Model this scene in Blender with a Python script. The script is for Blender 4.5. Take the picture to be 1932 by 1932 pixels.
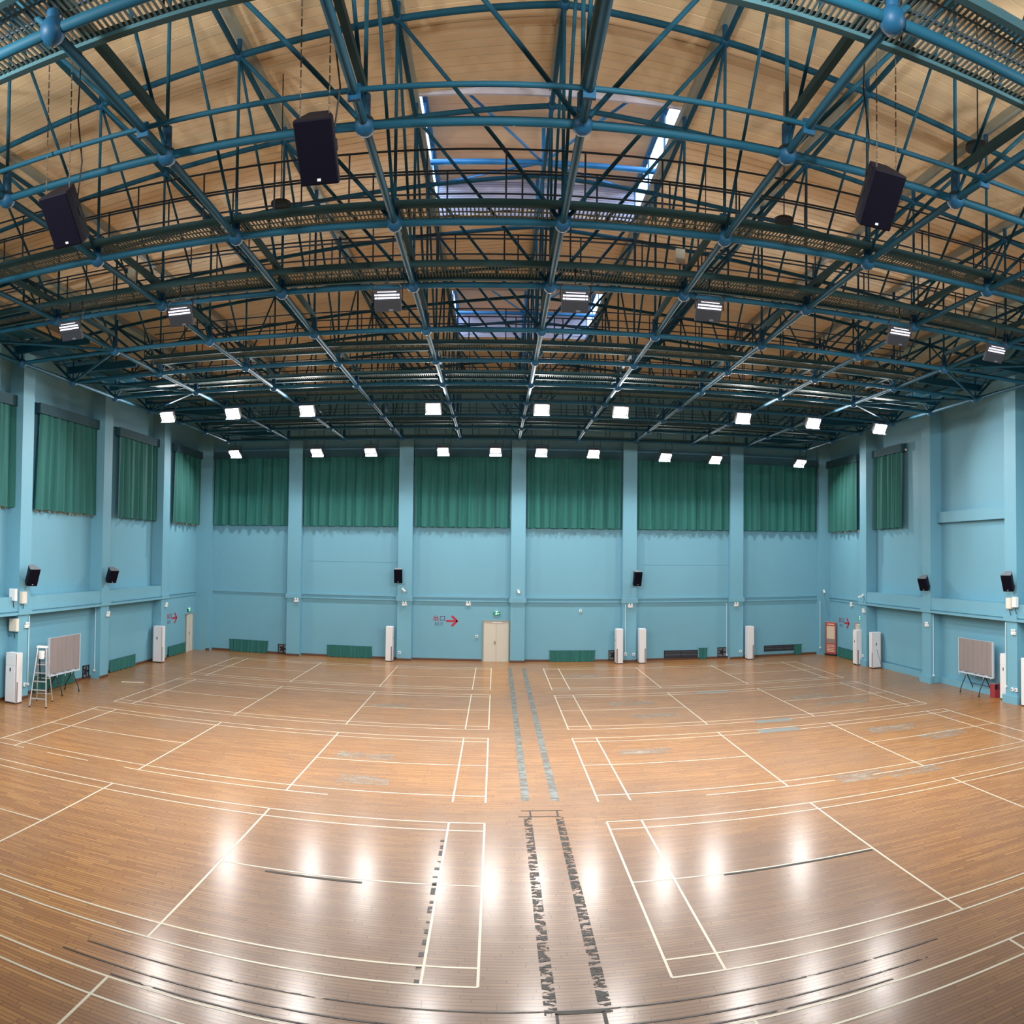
import bpy, bmesh, math, random
from mathutils import Vector, Matrix, Euler
random.seed(7)
S = bpy.context.scene
for o in list(bpy.data.objects): bpy.data.objects.remove(o)
COL = S.collection

# ------------------------------------------------------------------ camera
CAM_H = 5.736
YAW, PITCH, ROLL, FPX, V0 = -0.02072, 0.0259, -0.010737, 1430.13, 1008.08
cd = bpy.data.cameras.new('camera'); cam = bpy.data.objects.new('camera', cd); COL.objects.link(cam)
cd.type = 'PANO'; cd.panorama_type = 'CENTRAL_CYLINDRICAL'
cd.central_cylindrical_range_u_min = -966.0 / FPX; cd.central_cylindrical_range_u_max = 966.0 / FPX
cd.central_cylindrical_range_v_min = -(1932.0 - V0) / FPX; cd.central_cylindrical_range_v_max = V0 / FPX
cd.central_cylindrical_radius = 1.0
cd.clip_end = 500
R3 = Matrix.Rotation(YAW, 3, 'Z') @ Matrix.Rotation(PITCH, 3, 'X') @ Matrix.Rotation(ROLL, 3, 'Y')
B3 = Matrix(((1, 0, 0), (0, 0, -1), (0, 1, 0)))
cam.matrix_world = Matrix.Translation((0, 0, CAM_H)) @ (R3 @ B3).to_4x4()
S.camera = cam

# ------------------------------------------------------------------ world and exposure
W = bpy.data.worlds.new('daylight'); S.world = W; W.use_nodes = True
bg = W.node_tree.nodes['Background']
bg.inputs[0].default_value = (0.62, 0.78, 1.0, 1); bg.inputs[1].default_value = 7.0
S.view_settings.view_transform = 'Standard'
try: S.view_settings.look = 'None'
except Exception: pass
S.view_settings.gamma = 1.0; S.view_settings.use_curve_mapping = False
S.view_settings.exposure = -0.05
S.cycles.max_bounces = 5; S.cycles.diffuse_bounces = 3; S.cycles.adaptive_threshold = 0.03; S.cycles.glossy_bounces = 2; S.cycles.transparent_max_bounces = 6
S.cycles.caustics_reflective = False; S.cycles.caustics_refractive = False
LAMP_W = {'near': 560.0, 'mid': 270.0, 'far': 330.0, 'front': 500.0}   # radiant power of a floodlight, by row

# ------------------------------------------------------------------ materials
MATS = {}
def lin(c):
    return tuple(((x / 255) / 12.92 if x / 255 <= 0.04045 else ((x / 255 + 0.055) / 1.055) ** 2.4) for x in c)
def mat(name, rgb, rough=0.6, metal=0.0, var=0.08, scale=3.0, bump=0.0, emit=0.0, stretch=(1, 1, 1), spec=0.5, trans=0.0):
    m = bpy.data.materials.new(name); m.use_nodes = True; MATS[name] = m
    nt = m.node_tree; b = nt.nodes['Principled BSDF']
    c = lin(rgb)
    b.inputs['Roughness'].default_value = rough; b.inputs['Metallic'].default_value = metal
    b.inputs['Specular IOR Level'].default_value = spec
    tc = nt.nodes.new('ShaderNodeTexCoord'); mp = nt.nodes.new('ShaderNodeMapping')
    mp.inputs['Scale'].default_value = stretch
    nt.links.new(tc.outputs['Object'], mp.inputs[0])
    nz = nt.nodes.new('ShaderNodeTexNoise'); nz.inputs['Scale'].default_value = scale; nz.inputs['Detail'].default_value = 4
    nt.links.new(mp.outputs[0], nz.inputs['Vector'])
    mx = nt.nodes.new('ShaderNodeMix'); mx.data_type = 'RGBA'
    mx.inputs[6].default_value = (*[x * (1 - var) for x in c], 1); mx.inputs[7].default_value = (*[min(1, x * (1 + var)) for x in c], 1)
    nt.links.new(nz.outputs[0], mx.inputs[0]); nt.links.new(mx.outputs[2], b.inputs['Base Color'])
    if bump:
        bp = nt.nodes.new('ShaderNodeBump'); bp.inputs['Strength'].default_value = bump; bp.inputs['Distance'].default_value = 0.02
        nt.links.new(nz.outputs[0], bp.inputs['Height']); nt.links.new(bp.outputs[0], b.inputs['Normal'])
    if emit:
        b.inputs['Emission Color'].default_value = (*c, 1); b.inputs['Emission Strength'].default_value = emit
        m.cycles.emission_sampling = 'NONE'
    return m
mat('wall_paint', (110, 168, 190), 0.6, var=0.05, scale=0.7, stretch=(1, 1, 0.35))
mat('wall_trim_paint', (110, 168, 190), 0.55, var=0.04, scale=1.5)
mat('steel_blue', (24, 80, 102), 0.6, var=0.12, scale=4.0, spec=0.2)
mat('steel_blue_node', (22, 76, 108), 0.5, var=0.1, scale=6.0, spec=0.3)
mat('steel_teal', (62, 98, 106), 0.65, var=0.12, scale=5.0, spec=0.2)
mat('rail_dark', (26, 54, 76), 0.5, var=0.15, scale=5.0)
mat('grating_steel', (104, 122, 122), 0.7, var=0.15, scale=8.0, spec=0.2)
mat('ceiling_wood', (246, 220, 178), 0.6, var=0.10, scale=1.3, stretch=(0.25, 3.0, 1))
mat('ceiling_backing', (70, 52, 38), 0.9)
mat('purlin_metal', (158, 160, 146), 0.5, var=0.08)
mat('louver_grey', (222, 220, 236), 0.6)
mat('curtain_green', (32, 102, 97), 0.8, var=0.42, scale=6.0, stretch=(1, 0.3, 0.04))  # strong vertical streaks paint the shading of the folds into the cloth
mat('curtain_header', (34, 74, 86), 0.8, var=0.12, scale=4.0)
mat('frayed_cloth', (176, 190, 180), 0.9)
mat('ac_white', (226, 228, 232), 0.35, var=0.02)
mat('ac_strip', (176, 150, 150), 0.4)
mat('ac_grille', (120, 116, 120), 0.5)
mat('dark_plastic', (28, 29, 34), 0.5, var=0.1)
mat('speaker_black', (16, 15, 30), 0.6, var=0.1, scale=20, spec=0.2)
mat('speaker_grille', (12, 11, 26), 0.7, var=0.12, scale=40, spec=0.1)
mat('lamp_grey', (58, 62, 70), 0.5, var=0.06)
mat('lamp_visor', (120, 126, 134), 0.45, var=0.05)
mat('black_metal', (22, 22, 24), 0.45)
mat('aluminium', (206, 204, 208), 0.32, metal=0.55, var=0.04)
mat('white_plastic', (236, 238, 238), 0.4, var=0.02)
mat('box_cream', (222, 218, 206), 0.5, var=0.03)
mat('door_cream', (206, 202, 188), 0.5, var=0.04)
mat('door_frame', (150, 150, 142), 0.5)
mat('baseboard_brown', (92, 62, 48), 0.5, var=0.15)
mat('sign_red', (178, 34, 58), 0.6)
mat('sign_purple', (92, 72, 116), 0.6)
mat('exit_green', (20, 130, 84), 0.5, emit=0.6)
mat('exit_white', (190, 255, 220), 0.5, emit=1.6)
mat('cloth_grey', (136, 128, 128), 0.85, var=0.12, scale=3.0, stretch=(1, 1, 0.25))
mat('cloth_frame', (186, 200, 212), 0.45, var=0.06)
mat('bin_red', (150, 50, 60), 0.45, var=0.06)
mat('banner_red', (176, 72, 62), 0.6)
mat('banner_cream', (206, 188, 164), 0.6, var=0.06)
mat('banner_grey', (136, 124, 118), 0.6)
mat('line_white', (200, 193, 174), 0.35, var=0.08, scale=1.5)
mat('tape_grey', (112, 118, 114), 0.5, var=0.2, scale=2.2)
mat('tape_dark', (36, 34, 30), 0.5, var=0.3, scale=6.0, spec=0.3)
mat('tape_black', (34, 30, 28), 0.4, var=0.3, scale=6.0, spec=0.3)
mat('chain_steel', (90, 78, 70), 0.5)
mat('cable_black', (18, 18, 20), 0.6)
mat('conduit_white', (196, 222, 230), 0.4, var=0.03)
mat('monitor_frame', (40, 132, 190), 0.4, var=0.05)
mat('monitor_frame_light', (196, 214, 224), 0.4)
mat('led_near', (245, 240, 255), 0.4, emit=1.3)
mat('led_mid', (255, 252, 250), 0.4, emit=30.0)
mat('led_far', (255, 252, 248), 0.4, emit=9.0)
mat('red_led', (210, 40, 50), 0.5)
mat('vent_dark', (44, 50, 62), 0.6)

def worn(name, base, hole, sc=5.0, thr=0.5, stretch=(1, 1, 1), soft=0.03):       # tape with parts rubbed away down to the wood
    m = MATS[base].copy(); m.name = name; MATS[name] = m
    nt = m.node_tree; b = nt.nodes['Principled BSDF']; out = [n for n in nt.nodes if n.type == 'OUTPUT_MATERIAL'][0]
    tr = nt.nodes.new('ShaderNodeBsdfTransparent'); ms = nt.nodes.new('ShaderNodeMixShader')
    tc = nt.nodes.new('ShaderNodeTexCoord'); mp = nt.nodes.new('ShaderNodeMapping'); mp.inputs['Scale'].default_value = stretch
    nz = nt.nodes.new('ShaderNodeTexNoise'); nz.inputs['Scale'].default_value = sc; nz.inputs['Detail'].default_value = 6; nz.inputs['Roughness'].default_value = 0.65
    cr = nt.nodes.new('ShaderNodeValToRGB'); cr.color_ramp.elements[0].position = thr - soft; cr.color_ramp.elements[1].position = thr + soft
    nt.links.new(tc.outputs['Object'], mp.inputs[0]); nt.links.new(mp.outputs[0], nz.inputs['Vector']); nt.links.new(nz.outputs[0], cr.inputs[0])
    sc_ = nt.nodes.new('ShaderNodeMath'); sc_.operation = 'MULTIPLY'; sc_.inputs[1].default_value = hole
    nt.links.new(cr.outputs[0], sc_.inputs[0]); nt.links.new(sc_.outputs[0], ms.inputs[0])
    nt.links.new(b.outputs[0], ms.inputs[1]); nt.links.new(tr.outputs[0], ms.inputs[2]); nt.links.new(ms.outputs[0], out.inputs[0])
worn('tape_grey_worn', 'tape_grey', 0.8, 3.0, 0.52, (1, 2, 1), 0.1)
worn('tape_dark_worn', 'tape_dark', 1.0, 4.0, 0.49, (1, 2.5, 1), 0.02)
worn('tape_black_worn', 'tape_black', 1.0, 2.0, 0.56, (1, 4, 1))
mat('scuff_tone', (156, 142, 126), 0.5, var=0.2, scale=2.2)
worn('scuff', 'scuff_tone', 1.0, 1.6, 0.44, (0.8, 3, 1), 0.14)

def floor_material():
    m = bpy.data.materials.new('strip_wood_floor'); m.use_nodes = True; MATS['floor'] = m
    nt = m.node_tree; b = nt.nodes['Principled BSDF']; L = nt.links.new; N = nt.nodes.new
    tc = N('ShaderNodeTexCoord')
    br = N('ShaderNodeTexBrick'); br.offset = 0.0; br.squash = 1.0
    br.inputs['Scale'].default_value = 1.0; br.inputs['Brick Width'].default_value = 0.95; br.inputs['Row Height'].default_value = 0.075
    br.inputs['Mortar Size'].default_value = 0.006; br.inputs['Mortar Smooth'].default_value = 0.1; br.inputs['Bias'].default_value = 0.0
    br.inputs['Color1'].default_value = (0, 0, 0, 1); br.inputs['Color2'].default_value = (1, 1, 1, 1); br.inputs['Mortar'].default_value = (0.5, 0.5, 0.5, 1)
    sp = N('ShaderNodeSeparateXYZ'); L(tc.outputs['Object'], sp.inputs[0])          # every row of strips starts at its own point
    rw = N('ShaderNodeMath'); rw.operation = 'DIVIDE'; rw.inputs[1].default_value = 0.075; L(sp.outputs[1], rw.inputs[0])
    rf = N('ShaderNodeMath'); rf.operation = 'FLOOR'; L(rw.outputs[0], rf.inputs[0])
    wn = N('ShaderNodeTexWhiteNoise'); wn.noise_dimensions = '1D'; L(rf.outputs[0], wn.inputs['W'])
    rx = N('ShaderNodeMath'); rx.operation = 'MULTIPLY_ADD'; rx.inputs[1].default_value = 7.3; L(wn.outputs[0], rx.inputs[0]); L(sp.outputs[0], rx.inputs[2])
    cb = N('ShaderNodeCombineXYZ'); L(rx.outputs[0], cb.inputs[0]); L(sp.outputs[1], cb.inputs[1])
    L(cb.outputs[0], br.inputs['Vector'])
    cr = N('ShaderNodeValToRGB'); e = cr.color_ramp.elements
    e[0].position = 0.0; e[0].color = (*lin((150, 100, 48)), 1); e[1].position = 1.0; e[1].color = (*lin((180, 127, 66)), 1)
    x = e.new(0.35); x.color = (*lin((160, 108, 53)), 1)
    x = e.new(0.7); x.color = (*lin((170, 119, 60)), 1)
    L(br.outputs['Color'], cr.inputs[0])
    # grain along the boards
    mp = N('ShaderNodeMapping'); mp.inputs['Scale'].default_value = (1.2, 26, 1); L(tc.outputs['Object'], mp.inputs[0])
    g = N('ShaderNodeTexNoise'); g.inputs['Scale'].default_value = 1.6; g.inputs['Detail'].default_value = 5; L(mp.outputs[0], g.inputs['Vector'])
    gm = N('ShaderNodeMix'); gm.data_type = 'RGBA'; gm.blend_type = 'MULTIPLY'; gm.inputs[0].default_value = 1.0
    gr = N('ShaderNodeValToRGB'); gr.color_ramp.elements[0].position = 0.3; gr.color_ramp.elements[0].color = (0.78, 0.76, 0.75, 1); gr.color_ramp.elements[1].position = 0.7; gr.color_ramp.elements[1].color = (1.08, 1.08, 1.08, 1)
    L(g.outputs[0], gr.inputs[0]); L(cr.outputs[0], gm.inputs[6]); L(gr.outputs[0], gm.inputs[7])
    # broad wear: greyish worn areas
    w = N('ShaderNodeTexNoise'); w.inputs['Scale'].default_value = 0.16; w.inputs['Detail'].default_value = 5; L(tc.outputs['Object'], w.inputs['Vector'])
    wr = N('ShaderNodeValToRGB'); wr.color_ramp.elements[0].position = 0.45; wr.color_ramp.elements[0].color = (0, 0, 0, 1); wr.color_ramp.elements[1].position = 0.75; wr.color_ramp.elements[1].color = (0.55, 0.55, 0.55, 1)
    L(w.outputs[0], wr.inputs[0])
    wm = N('ShaderNodeMix'); wm.data_type = 'RGBA'; wm.inputs[7].default_value = (*lin((136, 108, 84)), 1)
    L(wr.outputs[0], wm.inputs[0]); L(gm.outputs[2], wm.inputs[6])
    sx = N('ShaderNodeSeparateXYZ'); L(tc.outputs['Object'], sx.inputs[0])  # near centre darkened and greyed: sheen and light falloff painted in
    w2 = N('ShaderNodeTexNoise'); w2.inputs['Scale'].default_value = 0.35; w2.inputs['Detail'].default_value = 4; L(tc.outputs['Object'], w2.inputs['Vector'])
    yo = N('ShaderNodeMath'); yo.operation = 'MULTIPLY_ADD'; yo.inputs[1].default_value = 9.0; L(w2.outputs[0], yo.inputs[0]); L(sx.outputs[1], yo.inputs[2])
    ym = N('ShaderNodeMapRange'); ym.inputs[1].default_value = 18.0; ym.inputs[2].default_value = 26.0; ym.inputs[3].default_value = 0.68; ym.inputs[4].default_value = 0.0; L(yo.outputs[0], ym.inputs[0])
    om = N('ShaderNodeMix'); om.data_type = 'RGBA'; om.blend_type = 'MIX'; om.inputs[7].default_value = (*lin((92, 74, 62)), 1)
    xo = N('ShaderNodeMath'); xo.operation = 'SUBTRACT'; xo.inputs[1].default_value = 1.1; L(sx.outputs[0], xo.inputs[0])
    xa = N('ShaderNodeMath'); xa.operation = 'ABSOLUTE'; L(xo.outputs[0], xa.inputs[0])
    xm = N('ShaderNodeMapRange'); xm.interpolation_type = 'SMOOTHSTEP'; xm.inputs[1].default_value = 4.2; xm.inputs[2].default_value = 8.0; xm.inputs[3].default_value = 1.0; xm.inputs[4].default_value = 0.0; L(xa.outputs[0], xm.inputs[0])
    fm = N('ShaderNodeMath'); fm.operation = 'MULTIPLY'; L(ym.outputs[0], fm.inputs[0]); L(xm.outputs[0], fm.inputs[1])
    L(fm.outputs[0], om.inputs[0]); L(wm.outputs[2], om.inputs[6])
    jm = N('ShaderNodeMix'); jm.data_type = 'RGBA'; jm.inputs[7].default_value = (*lin((70, 46, 32)), 1)
    jf = N('ShaderNodeMath'); jf.operation = 'MULTIPLY'; jf.inputs[1].default_value = 0.75
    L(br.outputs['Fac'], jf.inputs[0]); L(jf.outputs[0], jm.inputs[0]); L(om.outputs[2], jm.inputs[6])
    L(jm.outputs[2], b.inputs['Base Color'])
    rr = N('ShaderNodeMapRange'); rr.inputs[3].default_value = 0.12; rr.inputs[4].default_value = 0.27
    L(g.outputs[0], rr.inputs[0]); L(rr.outputs[0], b.inputs['Coat Roughness']); b.inputs['Coat Weight'].default_value = 0.55
    b.inputs['Roughness'].default_value = 0.46
    b.inputs['Specular IOR Level'].default_value = 0.28
    # each strip cups a little: bump from board tone and joints
    ad = N('ShaderNodeMath'); ad.operation = 'MULTIPLY_ADD'; ad.inputs[1].default_value = 0.35
    sb = N('ShaderNodeMath'); sb.operation = 'MULTIPLY'; sb.inputs[1].default_value = -1.0
    L(br.outputs['Fac'], sb.inputs[0]); L(g.outputs[0], ad.inputs[0]); L(sb.outputs[0], ad.inputs[2])
    bp = N('ShaderNodeBump'); bp.inputs['Strength'].default_value = 0.22; bp.inputs['Distance'].default_value = 0.006
    L(ad.outputs[0], bp.inputs['Height']); L(bp.outputs[0], b.inputs['Normal']); L(bp.outputs[0], b.inputs['Coat Normal'])
floor_material()
def glass_material():
    m = bpy.data.materials.new('monitor_glass'); m.use_nodes = True; MATS['glass'] = m
    nt = m.node_tree; out = [n for n in nt.nodes if n.type == 'OUTPUT_MATERIAL'][0]
    t = nt.nodes.new('ShaderNodeBsdfTransparent'); t.inputs[0].default_value = (0.9, 0.95, 1, 1)
    g = nt.nodes.new('ShaderNodeBsdfGlossy'); g.inputs['Roughness'].default_value = 0.08
    ms = nt.nodes.new('ShaderNodeMixShader'); ms.inputs[0].default_value = 0.08
    nt.links.new(t.outputs[0], ms.inputs[1]); nt.links.new(g.outputs[0], ms.inputs[2]); nt.links.new(ms.outputs[0], out.inputs[0])
glass_material()

# ------------------------------------------------------------------ helpers
class MB:
    def __init__(s): s.v = []; s.f = []
    def box(s, c, d, rot=None):
        cx, cy, cz = c; x, y, z = d[0] / 2, d[1] / 2, d[2] / 2; k = len(s.v)
        pts = [(-x, -y, -z), (x, -y, -z), (x, y, -z), (-x, y, -z), (-x, -y, z), (x, -y, z), (x, y, z), (-x, y, z)]
        for p in pts:
            q = Vector(p)
            if rot is not None: q = rot @ q
            s.v.append((q.x + cx, q.y + cy, q.z + cz))
        s.f += [tuple(k + i for i in q) for q in ((0, 3, 2, 1), (4, 5, 6, 7), (0, 1, 5, 4), (1, 2, 6, 5), (2, 3, 7, 6), (3, 0, 4, 7))]
        return s
    def span(s, a, b):
        return s.box([(a[i] + b[i]) / 2 for i in range(3)], [abs(b[i] - a[i]) for i in range(3)])
    def tube(s, a, b, r, n=8, r2=None, cap=True):
        a = Vector(a); b = Vector(b); d = (b - a); z = d.normalized()
        x = z.orthogonal().normalized(); y = z.cross(x); k = len(s.v); r2 = r if r2 is None else r2
        for p, q in ((a, r), (b, r2)):
            for i in range(n):
                t = 2 * math.pi * i / n; w = p + x * (q * math.cos(t)) + y * (q * math.sin(t)); s.v.append(tuple(w))
        for i in range(n):
            j = (i + 1) % n; s.f.append((k + i, k + j, k + n + j, k + n + i))
        if cap: s.f.append(tuple(k + i for i in reversed(range(n)))); s.f.append(tuple(k + n + i for i in range(n)))
        return s
    def path(s, pts, r, n=6):
        for a, b in zip(pts[:-1], pts[1:]): s.tube(a, b, r, n)
        return s
    def ball(s, c, r, nu=14, nv=8, sq=(1, 1, 1)):
        k = len(s.v)
        for j in range(nv + 1):
            ph = math.pi * j / nv
            for i in range(nu):
                t = 2 * math.pi * i / nu
                s.v.append((c[0] + sq[0] * r * math.sin(ph) * math.cos(t), c[1] + sq[1] * r * math.sin(ph) * math.sin(t), c[2] + sq[2] * r * math.cos(ph)))
        for j in range(nv):
            for i in range(nu):
                i2 = (i + 1) % nu
                s.f.append((k + j * nu + i, k + (j + 1) * nu + i, k + (j + 1) * nu + i2, k + j * nu + i2))
        return s
    def prism(s, poly, z0, z1):
        k = len(s.v); n = len(poly)
        for z in (z0, z1):
            for p in poly: s.v.append((p[0], p[1], z))
        s.f.append(tuple(k + i for i in reversed(range(n)))); s.f.append(tuple(k + n + i for i in range(n)))
        for i in range(n): j = (i + 1) % n; s.f.append((k + i, k + j, k + n + j, k + n + i))
        return s
    def mesh(s, name, m, smooth=False, bevel=0.0):
        me = bpy.data.meshes.new(name); me.from_pydata([tuple(p) for p in s.v], [], s.f); me.update()
        if bevel:
            bm = bmesh.new(); bm.from_mesh(me)
            bmesh.ops.bevel(bm, geom=list(bm.edges), offset=bevel, segments=2, profile=0.6, affect='EDGES')
            bm.to_mesh(me); bm.free()
        me.materials.append(MATS[m])
        if smooth:
            for p in me.polygons: p.use_smooth = True
        return me
    def build(s, name, m, parent=None, smooth=False, bevel=0.0, origin=None):
        return place(name, s.mesh(name, m, smooth, bevel), parent)
def place(name, me, parent=None, M=None):
    o = bpy.data.objects.new(name, me); COL.objects.link(o)
    if parent is not None: o.parent = parent
    if M is not None: o.matrix_basis = M
    return o
def wpart(name, mb, m, parent, smooth=False, bevel=0.0):          # geometry given in world coordinates under an unrotated parent
    off = Vector(parent.location)
    mb.v = [(p[0] - off.x, p[1] - off.y, p[2] - off.z) for p in mb.v]
    return mb.build(name, m, parent, smooth, bevel)
def tag(o, label, cat, group=None, kind=None):
    o['label'] = label; o['category'] = cat
    if group: o['group'] = group
    if kind: o['kind'] = kind
    return o
def thing(name, label, cat, loc=(0, 0, 0), rotz=0.0, group=None):
    o = bpy.data.objects.new(name, None); COL.objects.link(o); o.empty_display_size = 0.1
    o.location = loc; o.rotation_euler = (0, 0, rotz)
    return tag(o, label, cat, group)
def struct(name, mb, m, label, cat, **k):
    o = mb.build(name, m, None, **k); o['kind'] = 'structure'; o['label'] = label; o['category'] = cat
    return o
TUBES = {}
def unit_tube(m, n):
    if (m, n) not in TUBES:
        b = MB().tube((0, 0, 0), (0, 0, 1), 1.0, n, cap=True); me = b.mesh('tube', m)
        for p in me.polygons: p.use_smooth = len(p.vertices) == 4
        TUBES[(m, n)] = me
    return TUBES[(m, n)]
def bar(name, a, b, r, m, parent, n=10):                           # one straight round bar as an object of its own
    a = Vector(a); b = Vector(b); d = b - a
    q = Vector((0, 0, 1)).rotation_difference(d.normalized())
    M = Matrix.Translation(a - Vector(parent.location)) @ q.to_matrix().to_4x4() @ Matrix.Diagonal((r, r, d.length, 1))
    return place(name, unit_tube(m, n), parent, M)
BOXES = {}
def beam(name, a, b, w, h, m, parent):                             # one straight rectangular bar as an object of its own
    if m not in BOXES: BOXES[m] = MB().box((0, 0, 0.5), (1, 1, 1)).mesh('beam', m)
    a = Vector(a); b = Vector(b); d = b - a; z = d.normalized()
    up = Vector((0, 0, 1)) if abs(z.z) < 0.95 else Vector((0, 1, 0))
    x = up.cross(z).normalized(); y = z.cross(x)
    Rm = Matrix((x, y, z)).transposed().to_4x4()
    M = Matrix.Translation(a - Vector(parent.location)) @ Rm @ Matrix.Diagonal((w, h, d.length, 1))
    return place(name, BOXES[m], parent, M)
NTH = ['nearest', 'second', 'third', 'fourth', 'fifth', 'sixth', 'seventh', 'eighth', 'ninth', 'tenth', 'eleventh', 'twelfth', 'thirteenth']

# ------------------------------------------------------------------ room dimensions (metres)
XL, XR = -16.4, 18.5            # faces of the side pillars
YB = 40.1                       # face of the back pillars
YF = -4.0
RIDGE = 1.08
def z_top(x): return 15.26 - 0.087 * abs(x - RIDGE)       # upper chord of the roof frame
def z_ceil(x): return z_top(x) + 0.46
X0, DX, Y0, DY = -1.8115, 2.8902, 6.8595, 2.98705
def GX(i): return {-5: -16.2, -4: -13.75, 6: 16.0, 7: 18.3}.get(i, X0 + i * DX)
def GY(j): return {10: 36.95, 11: 39.95}.get(j, Y0 + j * DY)
ZB = {-1: .045, 0: .045, 1: .045, 2: .025, 3: 0, 4: -.055, 5: -.06, 6: -.06, 7: -.04, 8: -.02, 9: 0, 10: 0}
def GZ(j): return 11.391 + ZB.get(j, 0)
MONITORS = ((3, 5), (7, 9))
MX0, MX1 = GX(0), GX(2)

# ------------------------------------------------------------------ floor and its markings
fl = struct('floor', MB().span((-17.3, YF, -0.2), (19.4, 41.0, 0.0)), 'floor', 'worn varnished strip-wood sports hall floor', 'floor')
def strip(name, x0, x1, y0, y1, m, z=0.003, parent=fl):
    return MB().span((x0, y0, 0.0004), (x1, y1, z)).build(name, m, parent)
LW = 0.04
ROWS = [38.20, 30.97, 23.71, 16.27, 8.98]
COLS = (('left', -0.1785, -1), ('right', 2.4333, 1))
def court(ci, r):
    side, xb, s = COLS[ci]; yf = ROWS[r]
    X = lambda k: xb + s * k
    kmax = 13.4
    def lx(y, k0, k1, tone='line_white'):
        a, b = sorted((X(k0), X(k1))); strip('court_line', a, b, y - LW / 2, y + LW / 2, tone)
    def ly(k, y0, y1, w=LW):
        strip('court_line', X(k) - w / 2, X(k) + w / 2, y0, y1, 'line_white', 0.0034)
    yn = yf - 6.1; ym = yf - 3.05
    near = [(0, 13.4)]
    if (ci, r) == (0, 2): near = [(3.7, 5.2), (5.2, 9.1), (10.2, 11.5), (12.3, 13.4)]
    if (ci, r) == (1, 2): near = [(2.6, 6.0), (7.1, 13.4)]
    if r == 4: yn = max(yn, 2.0)
    for a, b in near: lx(yn, a, b)
    lx(yf, 0, kmax); lx(yf - 0.46, 0, kmax); lx(yn + 0.46, 0, kmax)
    mid = [(0, 4.72), (8.68, 13.4)]
    for a, b in mid: lx(ym, a, b)
    for k in (0, 0.76, 4.72, 8.68, 12.64, 13.4): ly(k, yn, yf)
for r in range(5):
    for ci in range(2): court(ci, r)
# grey tape lanes of the middle aisle, rubbed dark near the camera
for xc in (0.75, 1.445):
    strip('aisle_tape', xc - 0.095, xc + 0.095, 17.75, 38.2, 'tape_grey_worn', 0.0036)
    strip('aisle_tape', xc - 0.085, xc + 0.085, 9.55, 16.65, 'tape_dark_worn', 0.0036)
for x0, x1, y0, y1 in ((0.62, 1.55, 17.06, 17.10), (0.55, 1.48, 16.68, 16.72), (0.80, 0.84, 16.7, 17.08), (1.40, 1.44, 16.7, 17.08), (0.80, 1.42, 9.56, 9.62), (0.80, 0.84, 9.0, 9.58), (0.84, 1.30, 9.28, 9.33), (1.39, 1.44, 9.1, 9.58)):
    strip('tape_residue', x0, x1, y0, y1, 'tape_dark', 0.0038)
for x0, x1, y in ((-5.6, 6.3, 9.63), (-5.8, 5.9, 9.27), (-4.9, 5.2, 9.05)):
    strip('dark_line', x0, x1, y - 0.014, y + 0.014, 'tape_black_worn', 0.0038)
for x0, x1, y0, y1 in ((8.85, 10.15, 24.55, 24.95), (8.45, 9.85, 23.15, 23.6), (8.35, 9.75, 30.5, 30.85)):
    strip('tape_patch', x0, x1, y0, y1, 'tape_grey', 0.0042)
for x0, x1, y0, y1 in ((8.5, 9.9, 17.3, 17.95), (9.9, 11.4, 17.1, 17.6), (3.6, 5.2, 21.6, 22.2), (-4.4, -2.8, 20.9, 21.5), (-3.9, -2.6, 18.6, 19.3), (-4.6, -3.2, 28.0, 28.6), (4.4, 6.2, 28.6, 29.4), (4.9, 6.6, 26.3, 27.0), (11.6, 13.4, 28.0, 28.8), (12.0, 14.2, 26.4, 27.1), (11.8, 13.6, 21.6, 22.4), (12.8, 14.4, 20.0, 20.8), (3.2, 4.8, 35.2, 36.1)):
    strip('scuff_patch', x0, x1, y0, y1, 'scuff', 0.0025)
strip('tape_residue', -4.0, -2.25, 13.06, 13.13, 'tape_dark', 0.0042)
strip('tape_residue', 4.1, 7.1, 13.13, 13.19, 'tape_dark', 0.0042)
for k in range(16):
    y = 10.2 + 0.33 * k; strip('tape_residue', -1.0 - random.uniform(0.02, 0.06), -0.965, y, y + random.uniform(0.05, 0.26), 'tape_black_worn', 0.0030)

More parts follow.
